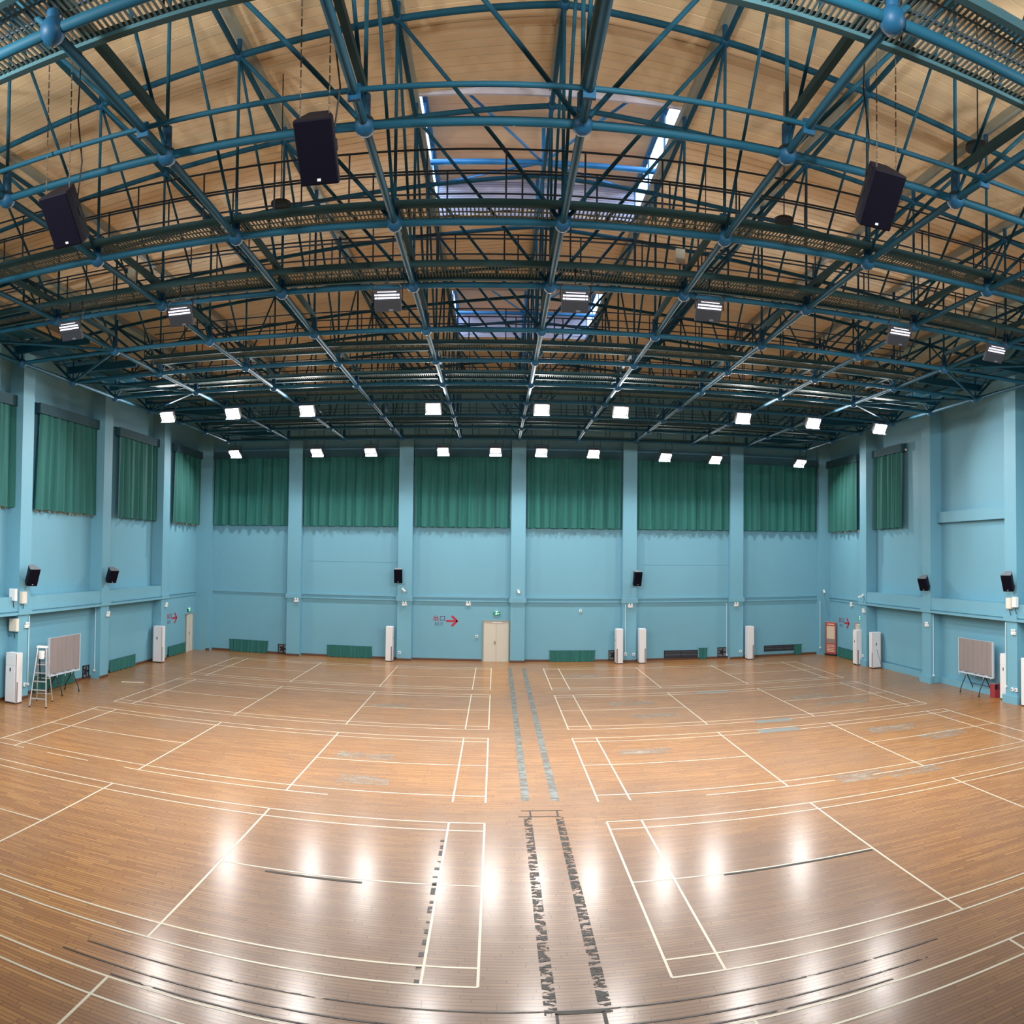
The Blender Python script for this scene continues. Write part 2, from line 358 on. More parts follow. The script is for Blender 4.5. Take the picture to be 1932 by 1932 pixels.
# ------------------------------------------------------------------ walls
PILL_Y = (10.9, 16.95, 22.95, 29.05, 35.2)
BACK_X = (-10.93, -4.83, 1.17, 7.15, 13.18)
ZW = 14.9
def wall_side(name, side, label):
    s = -1 if side == 'l' else 1
    xf = XL if s < 0 else XR
    X = lambda d: xf + s * d                           # d metres behind the pillar faces
    up, low, last = (0.6, 0.46, 0.36) if s < 0 else (0.6, 0.56, 0.42)
    w = struct(name, MB().span((X(up), YF, 0), (X(up + 0.3), 41.2, ZW)), 'wall_paint', label, 'wall')
    def p(nm, a, b, m='wall_paint', bevel=0.0): return MB().span(a, b).build(nm, m, w, bevel=bevel)
    ys = [YF] + list(PILL_Y)
    for k, y in enumerate(PILL_Y):
        hw = 0.36
        p('pillar', (X(0), y - hw, 0), (X(up + 0.05), y + hw, ZW))
        p('pillar_band', (X(-0.07), y - hw - 0.05, 3.16), (X(0.02), y + hw + 0.05, 3.38), 'wall_trim_paint')
        if s > 0: p('pillar_plinth', (X(-0.1), y - hw - 0.1, 0), (X(0.02), y + hw + 0.1, 0.3), 'wall_trim_paint')
    ends = [YF] + list(PILL_Y)
    for a, b in zip(ends[:-1], ends[1:]):
        y0, y1 = a + 0.36, b - 0.36
        if a == YF: y0 = YF
        p('lower_panel', (X(low), y0, 0), (X(up + 0.02), y1, 3.16))
        p('parapet', (X(0.03), y0, 3.14), (X(up + 0.02), y1, 3.83))
        p('ledge', (X(-0.06), y0, 3.16), (X(0.05), y1, 3.25), 'wall_trim_paint'); p('ledge', (X(-0.02), y0, 3.30), (X(0.05), y1, 3.38), 'wall_trim_paint')
    y0, y1 = PILL_Y[-1] + 0.36, 40.5
    p('bay_panel', (X(last), y0, 0), (X(up + 0.02), y1, ZW))
    p('ledge', (X(last - 0.06), y0, 3.28), (X(last + 0.02), y1, 3.38), 'wall_trim_paint'); p('ledge', (X(last - 0.04), y0, 3.12), (X(last + 0.02), y1, 3.18), 'wall_trim_paint')
    # lower part of the upper bay stands a little proud below the joint
    p('dado_panel', (X(up - 0.05), PILL_Y[3] + 0.36 + (0.1 if s < 0 else 0.9), 3.83), (X(up + 0.02), PILL_Y[4] - 0.36 - 0.5, 5.24))
    if s > 0:
        p('cross_beam', (X(0.36), PILL_Y[2] + 0.36, 7.2), (X(up + 0.02), PILL_Y[3] - 0.36, 7.68))
        p('shutter_panel', (X(low - 0.05), PILL_Y[3] + 0.40, 0.36), (X(low + 0.02), PILL_Y[4] - 1.0, 3.12), 'wall_trim_paint')
    return w, X
wl, LX = wall_side('wall_left', 'l', 'light blue left wall with deep bays between pillars')
wr, RX = wall_side('wall_right', 'r', 'light blue right wall with deep bays between pillars')
wb = struct('wall_back', MB().span((-17.3, YB + 0.42, 0), (19.4, YB + 0.8, 15.9)), 'wall_paint', 'light blue back wall with tall pillars', 'wall')
def wp(nm, a, b, m='wall_paint'): return MB().span(a, b).build(nm, m, wb)
for x in BACK_X:
    wp('pillar', (x - 0.38, YB, 0), (x + 0.38, YB + 0.45, 15.6)); wp('pillar_band', (x - 0.44, YB - 0.07, 3.16), (x + 0.44, YB + 0.02, 3.40), 'wall_trim_paint')
wp('pillar', (-17.2, YB, 0), (-15.82, YB + 0.45, 15.0)); wp('pillar', (18.2, YB, 0), (19.3, YB + 0.45, 15.0))
bx = [-15.82] + [v for x in BACK_X for v in (x - 0.38, x + 0.38)] + [18.2]
BAYS = [(bx[2 * k], bx[2 * k + 1]) for k in range(6)]
for k, (a, b) in enumerate(BAYS):
    if k == 0: wp('ledge', (a, YB + 0.36, 3.36), (b, YB + 0.43, 3.44), 'wall_trim_paint')
    else:
        wp('ledge', (a, YB + 0.34, 3.36), (b, YB + 0.43, 3.46), 'wall_trim_paint'); wp('ledge', (a, YB + 0.34, 3.16), (b, YB + 0.43, 3.24), 'wall_trim_paint')
    if k in (1, 4): wp('joint_strip', (a + 0.4, YB + 0.41, 5.2), (b, YB + 0.428, 5.225), 'wall_trim_paint')
    wp('window_sill', (a, YB + 0.36, 7.06), (b, YB + 0.43, 7.11), 'wall_trim_paint')
wfm = struct('wall_front', MB().span((-17.3, YF - 0.3, 0), (19.4, YF, 15.9)), 'wall_paint', 'light blue front wall behind the viewpoint', 'wall')
def baseb(name, segs, m, lab):
    o = struct(name, MB().span(*segs[0]), m, lab, 'baseboard')
    for a, b in segs[1:]: MB().span(a, b).build('board', m, o)
segs = []
for a, b in BAYS:
    if abs(a - BAYS[2][0]) < 0.01: segs += [((a, YB + 0.395, 0), (-0.72, YB + 0.42, 0.12))]
    else: segs.append(((a, YB + 0.395, 0), (b, YB + 0.42, 0.12)))
for x in BACK_X: segs.append(((x - 0.39, YB - 0.02, 0), (x + 0.39, YB, 0.12)))
segs.append(((-16.05, YB - 0.02, 0), (-15.82, YB, 0.12)))
baseb('baseboard_back', segs, 'baseboard_brown', 'brown skirting along the foot of the back wall')
segs = []
for a, b in zip([YF] + list(PILL_Y), list(PILL_Y) + [40.1]):
    d = 0.36 if b == 40.1 else 0.46
    segs.append(((LX(d), a + (0.36 if a != YF else 0), 0), (LX(d - 0.02), b - (0.36 if b != 40.1 else 1.4), 0.12)))
for y in PILL_Y: segs.append(((LX(0.0), y - 0.37, 0), (LX(-0.02), y + 0.37, 0.12)))
baseb('baseboard_left', segs, 'baseboard_brown', 'brown skirting along the foot of the left wall')
segs = [((RX(0.56), a + (0.36 if a != YF else 0), 0), (RX(0.42), b - 0.36, 0.3)) for a, b in zip([YF] + list(PILL_Y[:-1]), PILL_Y)]
baseb('baseboard_right', segs, 'wall_trim_paint', 'blue painted plinth along the foot of the right wall')

# ------------------------------------------------------------------ ceiling of planks, ribs and raised skylight boxes
PW = 0.25
ce = struct('ceiling', MB(), 'ceiling_backing', 'pitched timber plank ceiling between blue ribs', 'ceiling')
bk = MB()
def slope_quad(mb, xa, xb, y0, y1, dz, th=0.05):
    k = len(mb.v)
    for x, y in ((xa, y0), (xb, y0), (xb, y1), (xa, y1)): mb.v.append((x, y, z_ceil(x) + dz))
    for x, y in ((xa, y0), (xb, y0), (xb, y1), (xa, y1)): mb.v.append((x, y, z_ceil(x) + dz + th))
    mb.f += [tuple(k + i for i in q) for q in ((0, 3, 2, 1), (4, 5, 6, 7), (0, 1, 5, 4), (1, 2, 6, 5), (2, 3, 7, 6), (3, 0, 4, 7))]
ycuts = [YF]
for a, b in MONITORS: ycuts += [GY(a), GY(b)]
ycuts.append(41.0)
for q in range(len(ycuts) - 1):
    opn = q % 2 == 1
    for xa, xb in (((-17.4, MX0), (MX1, 19.5)) if opn else ((-17.4, RIDGE), (RIDGE, 19.5))):
        slope_quad(bk, xa, xb, ycuts[q], ycuts[q + 1], 0.035)
ce.data = bk.mesh('ceiling_backing_sheet', 'ceiling_backing')
PL = {}
def plank_mesh(xa, xb):
    if (xa, xb) not in PL:
        m = MB(); slope_quad(m, xa, xb, 0.010, PW - 0.010, 0.0, 0.03); PL[(xa, xb)] = m.mesh('plank', 'ceiling_wood')
    return PL[(xa, xb)]
y = 7.75
while y < 40.3:
    ym = y + PW / 2
    opn = any(GY(a) < ym < GY(b) for a, b in MONITORS)
    for xa, xb in (((-17.3, MX0), (MX1, 19.4)) if opn else ((-17.3, RIDGE), (RIDGE, 19.4))):
        place('plank', plank_mesh(xa, xb), ce, Matrix.Translation((0, y, random.uniform(-0.004, 0.004))))
    y += PW
near_planks = MB()
for xa, xb in ((-17.3, RIDGE), (RIDGE, 19.4)): slope_quad(near_planks, xa, xb, YF, 7.74, 0.0, 0.03)
near_planks.build('plank_field', 'ceiling_wood', ce)['kind'] = 'stuff'
for i in range(-5, 8):
    x = GX(i); segs_ = [(YF, 40.3)]
    if i == 1:
        segs_ = [(YF, GY(3)), (GY(5), GY(7)), (GY(9), 40.3)]
    for a, b in segs_: MB().span((x - 0.07, a, z_ceil(x) - 0.17), (x + 0.07, b, z_ceil(x) + 0.01)).build('ceiling_rib', 'purlin_metal', ce)
# raised skylight boxes on the ridge
def skylight(k, ja, jb):
    y0, y1 = GY(ja), GY(jb); zb, zt = z_ceil(MX0), 16.62
    t = thing('roof_monitor', ('near' if k == 0 else 'far') + ' raised skylight box on the roof ridge with side glazing', 'skylight', (RIDGE, (y0 + y1) / 2, zb), group='skylight boxes on the ridge')
    m = MB()
    roof = MB().span((MX0 - 0.04, y0 - 0.1, zt + 0.03), (MX1 + 0.04, y1 + 0.1, zt + 0.1)); wpart('roof_sheet', roof, 'ceiling_backing', t)
    y = y0
    while y < y1 - 0.05:
        wpart('plank', MB().span((MX0, y + 0.005, zt), (MX1, y + 0.37, zt + 0.03)), 'ceiling_wood', t); y += 0.3733
    for yy, sg in ((y0, -1), (y1, 1)):
        e = wpart('end_wall', MB().span((MX0, yy, zb - 0.02), (MX1, yy + sg * 0.06, zt + 0.03)), 'louver_grey', t)
        for q in range(16):
            z = zb + 0.05 + q * (zt - zb - 0.06) / 16
            wpart('louver_slat', MB().span((MX0 + 0.05, yy - sg * 0.03, z), (MX1 - 0.05, yy, z + 0.03)), 'louver_grey', t)
    for xx, sg in ((MX0, -1), (MX1, 1)):
        wpart('sill_rail', MB().span((xx - 0.06, y0, zb - 0.05), (xx + 0.06, y1, zb + 0.06)), 'monitor_frame', t)
        wpart('head_rail', MB().span((xx - 0.06, y0, zt - 0.1), (xx + 0.06, y1, zt)), 'monitor_frame', t)
        n = 3
        for q in range(n + 1):
            yy = y0 + (y1 - y0) * q / n
            wpart('mullion', MB().span((xx - 0.02, yy - 0.03, zb), (xx + 0.02, yy + 0.03, zt)), 'monitor_frame', t)
        for q in range(n):
            ya = y0 + (y1 - y0) * q / n + 0.03; yb_ = y0 + (y1 - y0) * (q + 1) / n - 0.03
            wpart('glass_pane', MB().span((xx - 0.006, ya, zb + 0.06), (xx + 0.006, yb_, zt - 0.1)), 'glass', t)
    ymid = (y0 + y1) / 2
    wpart('tie_tube', MB().tube((MX0, ymid, zb + 0.12), (MX1, ymid, zb + 0.12), 0.07, 10), 'monitor_frame', t, True)
    for yy in (y0 + 0.2, ymid, y1 - 0.2): wpart('hanger', MB().tube((RIDGE, yy, zb), (RIDGE, yy, zt), 0.05, 8), 'monitor_frame', t, True)
    for xx, s in ((MX0, 1), (MX1, -1)):
        for ya, yb_ in ((y0 + 0.1, ymid), (y1 - 0.1, ymid)):
            wpart('brace', MB().tube((xx + s * 0.1, ya, zt - 0.15), (RIDGE, yb_, zb + 0.12), 0.035, 8), 'monitor_frame', t, True)
for k, (a, b) in enumerate(MONITORS): skylight(k, a, b)

# ------------------------------------------------------------------ roof frame: cross trusses (one per row) and lengthwise trusses (one per line)
NODE = {}
def node(name, c, r, parent, m='steel_blue_node'):
    if m not in NODE: NODE[m] = MB().ball((0, 0, 0), 1.0, 16, 10).mesh('node_ball', m, True)
    return place(name, NODE[m], parent, Matrix.Translation(Vector(c) - Vector(parent.location)) @ Matrix.Diagonal((r, r, r, 1)))
JR = range(0, 11); IR = range(-4, 7)
for j in JR:
    y, zb = GY(j), GZ(j)
    t = thing('cross_truss', '%s blue tubular truss spanning the hall from side to side%s' % (NTH[j] if j else 'nearest', ', against the back wall' if j == 10 else ''), 'roof truss', (RIDGE, y, zb), group='cross trusses of the roof')
    for i in IR:
        node('node_ball', (GX(i), y, zb), 0.145, t)
        bar('post', (GX(i), y, zb), (GX(i), y, z_top(GX(i))), 0.03, 'steel_blue', t, 8)
        if i < 6: bar('bottom_chord', (GX(i), y, zb), (GX(i + 1), y, zb), 0.062, 'steel_blue', t, 12)
        if i not in (-4, 6):
            bar('node_stub', (GX(i), y, zb + 0.08), (GX(i), y, zb + 0.42), 0.075, 'steel_blue_node', t, 10)
    for i in range(-5, 8):
        node('upper_node', (GX(i), y, z_top(GX(i))), 0.1, t)
        if i < 7: bar('top_chord', (GX(i), y, z_top(GX(i))), (GX(i + 1), y, z_top(GX(i + 1))), 0.056, 'steel_blue', t, 10)
        bar('rib_stub', (GX(i), y, z_top(GX(i))), (GX(i), y, z_ceil(GX(i)) - 0.15), 0.05, 'steel_blue_node', t, 8)
    for i in range(-5, 1):                               # diagonals fall towards the ridge line
        bar('diagonal', (GX(i), y, z_top(GX(i))), (GX(i + 1), y, zb), 0.036, 'steel_blue', t, 8)
        k = 2 - i
        bar('diagonal', (GX(k), y, z_top(GX(k))), (GX(k - 1), y, zb), 0.036, 'steel_blue', t, 8)
for i in range(-5, 8):
    x = GX(i); zt = z_top(x)
    where = {-5: 'over the left wall', -4: 'nearest the left wall', 1: 'under the ridge', 6: 'nearest the right wall', 7: 'over the right wall'}.get(i) or ('%s to the left of the ridge' % NTH[1 - i] if i < 1 else '%s to the right of the ridge' % NTH[i - 1])
    where = where.replace('nearest to', 'first to')
    t = thing('lengthwise_truss', 'blue tubular truss running front to back, ' + where, 'roof truss', (x, 20, 11.4), group='lengthwise trusses of the roof')
    for j in range(0, 11):
        if j < 10 and -4 <= i <= 6:
            bar('bottom_chord', (x, GY(j), GZ(j)), (x, GY(j + 1), GZ(j + 1)), 0.06, 'steel_blue', t, 12)
            if j < 5: bar('diagonal', (x, GY(j), zt), (x, GY(j + 1), GZ(j + 1)), 0.028, 'steel_blue', t, 8)
            else: bar('diagonal', (x, GY(j + 1), zt), (x, GY(j), GZ(j)), 0.028, 'steel_blue', t, 8)
        bar('top_chord', (x, GY(j), zt), (x, GY(j + 1), zt), 0.052, 'steel_blue', t, 10)
    if -4 < i < 6:
        for j in (0, 2, 3, 5, 6, 8): beam('walkway_bearer', (x, GY(j) + 0.1, GZ(j) + 0.44), (x, GY(j + 1) - 0.1, GZ(j + 1) + 0.44), 0.09, 0.12, 'steel_teal', t)
    if i == -4 or i == 6:
        ii = -3 if i == -4 else 5
        for j in (1, 3, 5, 7, 9):
            for dj in (-1, 1): bar('edge_brace', (x, GY(j), GZ(j)), (GX(ii), GY(j + dj), GZ(j + dj)), 0.042, 'steel_blue', t, 8)
        for j in range(0, 11):
            ow = -5 if i == -4 else 7
            bar('eave_strut', (x, GY(j), GZ(j)), (GX(ow), GY(j), z_top(GX(ow)) - 0.1), 0.04, 'steel_blue', t, 8)
# service pipe clamped across the lower chords
t = thing('service_pipe', 'thin blue pipe clamped across the lower chords near the camera', 'pipe', (RIDGE, 9.1, 11.45))
bar('pipe', (-13.2, 9.08, 11.45), (15.3, 9.08, 11.45), 0.034, 'steel_blue', t, 10)
for i in range(-3, 6): beam('clamp', (GX(i), 9.08, 11.32), (GX(i), 9.08, 11.52), 0.16, 0.05, 'steel_blue_node', t)

# ------------------------------------------------------------------ catwalks
def catwalk(idx, y0, y1, z, lab, rails=True, solid=False, xa=-13.4, xb=15.6):
    t = thing('catwalk', lab, 'catwalk', (RIDGE, (y0 + y1) / 2, z), group='catwalks under the roof')
    for y in (y0, y1):
        beam('edge_beam', (xa, y, z), (xb, y, z), 0.05, 0.12, 'steel_teal', t)
        beam('flange', (xa, y, z - 0.06), (xb, y, z - 0.06), 0.09, 0.012, 'steel_teal', t)
    g = MB(); x = xa
    while x < xb:
        g.span((x, y0 + 0.03, z - 0.008), (x + 0.026, y1 - 0.03, z + 0.008)); x += 0.07
    for yy in (y0 + 0.25 * (y1 - y0), y0 + 0.5 * (y1 - y0), y0 + 0.75 * (y1 - y0)): g.span((xa, yy - 0.006, z - 0.005), (xb, yy + 0.006, z + 0.015))
    wpart('grating', g, 'grating_steel', t)['kind'] = 'stuff'
    if rails:
        for n_, y in enumerate((y0, y1)):
            for h in (0.92, 0.5): bar('handrail', (xa, y, z + h), (xb, y, z + h), 0.018, 'rail_dark', t, 8)
            x = xa + 0.3 * n_
            while x <= xb:
                bar('rail_post', (x, y, z), (x, y, z + 0.92), 0.017, 'rail_dark', t, 6); x += 1.35
    return t
catwalk(0, 6.4, 7.48, 11.66, 'grated steel catwalk nearest the camera, in the upper corners')
catwalk(1, 12.72, 13.45, 11.70, 'grated steel catwalk with railings behind the hanging loudspeakers')
catwalk(2, 15.3, 16.1, 11.66, 'grated steel catwalk above the nearest row of floodlights')
catwalk(3, 20.9, 21.6, 11.62, 'grated steel catwalk under the far end of the near skylight', xa=-10.6, xb=12.9)
catwalk(4, 24.4, 25.1, 11.62, 'grated steel catwalk between the two skylight boxes')
catwalk(5, 26.8, 27.6, 11.64, 'grated steel catwalk above the dazzling row of floodlights')
catwalk(6, 33.2, 33.9, 11.64, 'grated steel catwalk behind the dazzling row of floodlights')
catwalk(7, 38.0, 38.7, 11.66, 'grated steel catwalk above the floodlights at the back wall', xb=16.5)

# solid plate walkways along both eaves
for side, xa, xb in (('left', -14.35, -13.0), ('right', 15.25, 16.6)):
    t = thing('eave_walkway', 'solid steel plate walkway along the %s eave between truss and wall' % side, 'catwalk', ((xa + xb) / 2, 20, 12.05), group='plate walkways along the eaves')
    for j in range(0, 10):
        wpart('plate_panel', MB().span((xa, GY(j) + 0.12, 12.04), (xb, GY(j + 1) - 0.12, 12.06)), 'steel_blue', t)
        xi = -11.2 if side == 'left' else 13.4; xo = xa + 0.5 if side == 'left' else xb - 0.5
        beam('cross_bearer', (xo, GY(j + 1) - 0.25, GZ(j + 1) + 0.34), (xi, GY(j + 1) - 0.25, GZ(j + 1) + 0.34), 0.1, 0.24, 'steel_blue', t)
    for x in (xa, xb, (xa + xb) / 2): beam('edge_angle', (x, GY(0), 12.02), (x, GY(10), 12.02), 0.04, 0.06, 'steel_teal', t)

# ------------------------------------------------------------------ floodlights
LED = {}
def floodlight(x, y, z, row, yaw, label, group):
    t = thing('floodlight', label, 'floodlight', (x, y, z), yaw, group)
    tilt = math.radians({'near': -26, 'mid': 50, 'far': 22, 'front': -82}[row])
    # local frame of the head: the LED face looks along n, towards -Y and down
    Rt = Matrix.Rotation(-tilt, 3, 'X')
    def hp(name, mb, m, smooth=False, bevel=0.0):
        o = mb.build(name, m, t, smooth, bevel); o.matrix_basis = Rt.to_4x4(); return o
    # head: LED face on the underside (-Z local), rows along X
    W_, D_ = (0.6, 0.5) if row == 'far' else (0.56, 0.36)
    led = {'near': 'led_near', 'front': 'led_near', 'mid': 'led_mid', 'far': 'led_far'}[row]
    if row in ('near', 'front'):
        # seen from its driver side: a tilted slab, LED rows along the top, dark driver box below
        Rs = Matrix.Rotation(math.radians(-58), 3, 'X')
        def sp(name, mb, m, bevel=0.0):
            o = mb.build(name, m, t, False, bevel); o.matrix_basis = Rs.to_4x4(); return o
        sp('housing', MB().box((0, 0.02, 0.06), (W_, 0.44, 0.09)), 'lamp_grey', 0.012)
        for k in range(3):
            sp('led_row', MB().box((0, -0.165 + 0.062 * k, 0.006), (W_ - 0.16, 0.03 if k else 0.012, 0.02)), led)
            if k:
                for sx in (-1, 1): sp('side_reflector', MB().box((sx * (W_ / 2 - 0.045), -0.165 + 0.062 * k, 0.008), (0.045, 0.03, 0.02)), 'led_near')
        sp('driver_panel', MB().box((0, 0.115, 0.008), (W_ - 0.02, 0.24, 0.03)), 'lamp_grey', 0.006)
        sp('badge', MB().box((0.07, 0.2, -0.012), (0.09, 0.04, 0.01)), 'lamp_visor')
    else:
        hp('housing', MB().box((0, 0, 0.06), (W_, D_, 0.10)), 'lamp_grey', bevel=0.012)
        for k in range(3): hp('led_row', MB().box((0, (-0.11 + 0.11 * k) * D_ / 0.36, -0.002), (W_ - 0.12, 0.07 * D_ / 0.36, 0.02)), led)
        for sx in (-1, 1): hp('side_reflector', MB().box((sx * (W_ / 2 - 0.012), 0, -0.03), (0.02, D_, 0.12)), 'aluminium')
        hp('heat_sink', MB().box((0, 0.02, 0.15), (W_ * 0.8, D_ * 0.7, 0.08)), 'lamp_grey')
        hp('visor', MB().box((0, D_ / 2 + 0.01, -0.09), (W_, 0.02, 0.2)), 'lamp_visor')
    u = MB(); hw = W_ / 2 + 0.03
    u.path([(-hw, 0, 0.02), (-hw, 0, 0.27), (-hw + 0.06, 0, 0.33), (hw - 0.06, 0, 0.33), (hw, 0, 0.27), (hw, 0, 0.02)], 0.014, 6)
    u.build('yoke', 'black_metal', t)
    MB().tube((0, 0, 0.32), (0, 0, 0.74), 0.016, 6).build('hanger_rod', 'black_metal', t)
    MB().path([(hw, 0.02, 0.2), (hw + 0.05, 0.03, 0.45), (hw - 0.02, 0.05, 0.8)], 0.012, 5).build('power_cable', 'cable_black', t)
    # the lamp's own light
    ld = bpy.data.lights.new('floodlight_beam', 'AREA'); ld.shape = 'RECTANGLE'; ld.size = W_ - 0.1; ld.size_y = D_ - 0.06
    ld.energy = LAMP_W[row]; ld.color = (1.0, 0.97, 0.94); ld.spread = math.radians(150 if row == 'near' else 180)
    lo = bpy.data.objects.new('floodlight_beam', ld); COL.objects.link(lo); lo.parent = t
    lo.matrix_basis = Rt.to_4x4() @ Matrix.Translation((0, 0.25 if row in ('near', 'front') else 0, -0.05 if row not in ('near', 'front') else -0.16))
    return t
LXS = (-12.5, -9.79, -6.9, -2.29, 1.56, 4.4, 9.03, 11.9, 14.85)
SIDE = ['leftmost', 'second from the left', 'third from the left', 'fourth from the left', 'fifth from the left', 'sixth from the left', 'seventh from the left', 'eighth from the left', 'ninth from the left', 'tenth from the left']
n_ = 0
for k, x in enumerate(LXS[1:8]):
    floodlight(x, 15.3, 10.92, 'near', 0.0, 'dark floodlight with dim lamp rows in the nearest row, %s' % SIDE[k], 'floodlights of the nearest row')
for k, x in enumerate(LXS):
    floodlight(x, 26.8, 10.92, 'mid', 0.0, 'dazzling white floodlight in the middle row, %s' % SIDE[k].replace('ninth from the left', 'rightmost'), 'floodlights of the middle row')
for k, (x, z) in enumerate(((-13.72, 10.92), (-9.23, 10.9), (-6.42, 10.9), (-2.72, 10.92), (-0.08, 10.92), (2.22, 10.93), (4.87, 10.92), (8.6, 10.85), (11.3, 10.82), (16.1, 10.84))):
    floodlight(x, 38.0, z, 'far', 0.0, 'small lit floodlight before the back wall curtains, %s' % SIDE[k].replace('tenth from the left', 'rightmost'), 'floodlights along the back wall')
t = thing('lamp_rail', 'steel tube added to carry the unseen floodlights above the viewpoint', 'pipe', (RIDGE, 3.8, 11.62))  # unseen support for the added lamp row
bar('tube', (-17.0, 3.8, 11.62), (19.1, 3.8, 11.62), 0.05, 'steel_blue', t, 10)
for k, x in enumerate(LXS[::2]):  # unseen row assumed from the spacing, added and aimed to brighten the ceiling
    floodlight(x, 3.8, 10.92, 'front', 0.0, 'unseen fill floodlight above and before the viewpoint, %s' % SIDE[k], 'unseen fill floodlights of the row above the viewpoint')

# round high-bay lamps hanging unlit among the trusses
for k, (x, y, z, w) in enumerate(((-4.3, 14.3, 12.6, 'left of the middle, below the second hanging loudspeaker'), (5.7, 14.3, 12.6, 'right of the middle, above the catwalk railing'), (4.9, 17.4, 12.5, 'behind the right one, above the second catwalk'), (7.2, 9.7, 12.3, 'beside the right hanging loudspeaker'))):
    t = thing('high_bay_lamp', 'dark round high-bay lamp hanging unlit, ' + w, 'lamp', (x, y, z), group='unlit high-bay lamps')
    MB().tube((0, 0, 0), (0, 0, 0.05), 0.2, 20, 0.2).tube((0, 0, 0.05), (0, 0, 0.11), 0.2, 20, 0.08).build('shade', 'dark_plastic', t)
    MB().tube((0, 0, 0.1), (0, 0, z_ceil(x) - z - 0.005), 0.012, 6).build('stem', 'black_metal', t)

# ------------------------------------------------------------------ loudspeakers
def cabinet(t, w, d, h, Rt=None, ch=0.05, chz=0.0):
    M4 = Rt.to_4x4() if Rt is not None else Matrix.Identity(4)
    poly = [(-w / 2, -d / 2), (w / 2, -d / 2), (w / 2, -d / 2 + d * 0.25), (w * 0.28, d / 2), (-w * 0.28, d / 2), (-w / 2, -d / 2 + d * 0.25)]
    o = MB().prism(poly, -h / 2, h / 2).build('cabinet', 'speaker_black', t, bevel=0.018); o.matrix_basis = M4
    o = MB().box((0, -d / 2 - 0.004, 0), (w * 0.93, 0.016, h * 0.95)).build('grille', 'speaker_grille', t, bevel=0.004); o.matrix_basis = M4
    o = MB().box((0.0, -d / 2 - 0.014, -h * 0.41), (0.045, 0.006, 0.03)).build('logo_plate', 'white_plastic', t); o.matrix_basis = M4
    for s in (-1, 1):
        o = MB().box((s * w * 0.445, d * 0.02, 0.02), (0.02, 0.07, 0.13)).build('handle', 'dark_plastic', t); o.matrix_basis = M4
    return M4
for k, (x, y, z, lab) in enumerate(((-6.0, 9.25, 10.57, 'left of the three black loudspeakers hanging on chains from the roof'), (-2.22, 9.0, 10.72, 'middle one of the three black loudspeakers hanging on chains, left of the skylight'), (4.98, 9.05, 10.70, 'right of the three black loudspeakers hanging on chains from the roof'))):
    t = thing('hanging_loudspeaker', lab, 'loudspeaker', (x, y, z), group='loudspeakers hanging from the roof')
    Rt = Matrix.Rotation(math.radians(40), 3, 'X')
    M4 = cabinet(t, 0.48, 0.48, 0.74, Rt)
    for cx, cy in ((-0.17, -0.1), (0.17, 0.0)):
        top = M4 @ Vector((cx, cy, 0.37))
        c = MB(); n = 36; zt = z_ceil(x) - z
        for q in range(n):
            a = top.z + (zt - top.z) * q / n; b_ = top.z + (zt - top.z) * (q + 0.72) / n
            c.tube((top.x, top.y, a), (top.x, top.y, b_), 0.011 if q % 2 else 0.008, 5)
        c.build('chain', 'chain_steel', t)
    side = M4 @ Vector((0.2 if x < 3 else -0.2, 0.1, 0.2))
    MB().path([tuple(side), (side.x + 0.06, side.y, side.z + 0.5), (side.x - 0.03, side.y, side.z + 1.2), (side.x + 0.02, side.y, side.z + 2.4)], 0.012, 5).build('signal_cable', 'cable_black', t)
def wall_speaker(x, y, z, rotz, tilt, lab, w=0.42, d=0.40, h=0.62):
    t = thing('wall_loudspeaker', lab, 'loudspeaker', (x, y, z), rotz, 'loudspeakers on wall brackets')
    Rt = Matrix.Translation((0, -0.36, 0)) @ Matrix.Rotation(math.radians(tilt), 4, 'X')
    poly = [(-w / 2, -d / 2), (w / 2, -d / 2), (w / 2, -d / 2 + d * 0.25), (w * 0.28, d / 2), (-w * 0.28, d / 2), (-w / 2, -d / 2 + d * 0.25)]
    for nm, mb, m, bv in (('cabinet', MB().prism(poly, -h / 2, h / 2), 'speaker_black', 0.012), ('grille', MB().box((0, -d / 2 - 0.004, 0), (w * 0.93, 0.016, h * 0.95)), 'speaker_grille', 0.0), ('logo_plate', MB().box((0, -d / 2 - 0.014, -h * 0.4), (0.04, 0.006, 0.025)), 'white_plastic', 0.0), ('top_plate', MB().prism([(p[0] * 0.99, p[1] * 0.99) for p in poly], h / 2, h / 2 + 0.012), 'lamp_visor', 0.0)):  # top plate paler than the cabinet: light caught on top, painted as grey
        o = mb.build(nm, m, t, bevel=bv); o.matrix_basis = Rt
    MB().box((0, -0.015, -0.22), (0.12, 0.03, 0.22)).path([(0, -0.02, -0.3), (0, -0.25, -0.34), (0, -0.36, -0.34)], 0.022, 6).path([(0, -0.36, -0.34), (0, -0.36, -0.22)], 0.018, 6).build('bracket', 'black_metal', t)
wall_speaker(-5.12, YB, 4.52, 0, 12, 'black loudspeaker on the back wall pillar left of the door', w=0.44, h=0.74)
wall_speaker(7.38, YB, 4.50, 0.25, 12, 'black loudspeaker on the back wall pillar right of the door', w=0.44, h=0.76)
wall_speaker(XL, 23.1, 4.62, math.radians(62), 24, 'black loudspeaker on the left wall pillar nearest the camera', h=0.68)
wall_speaker(XL, 29.15, 4.52, math.radians(62), 24, 'black loudspeaker on the left wall pillar farther from the camera', h=0.6)
wall_speaker(XR, 28.85, 4.50, math.radians(-62), 24, 'black loudspeaker on the right wall pillar farther from the camera', h=0.6)
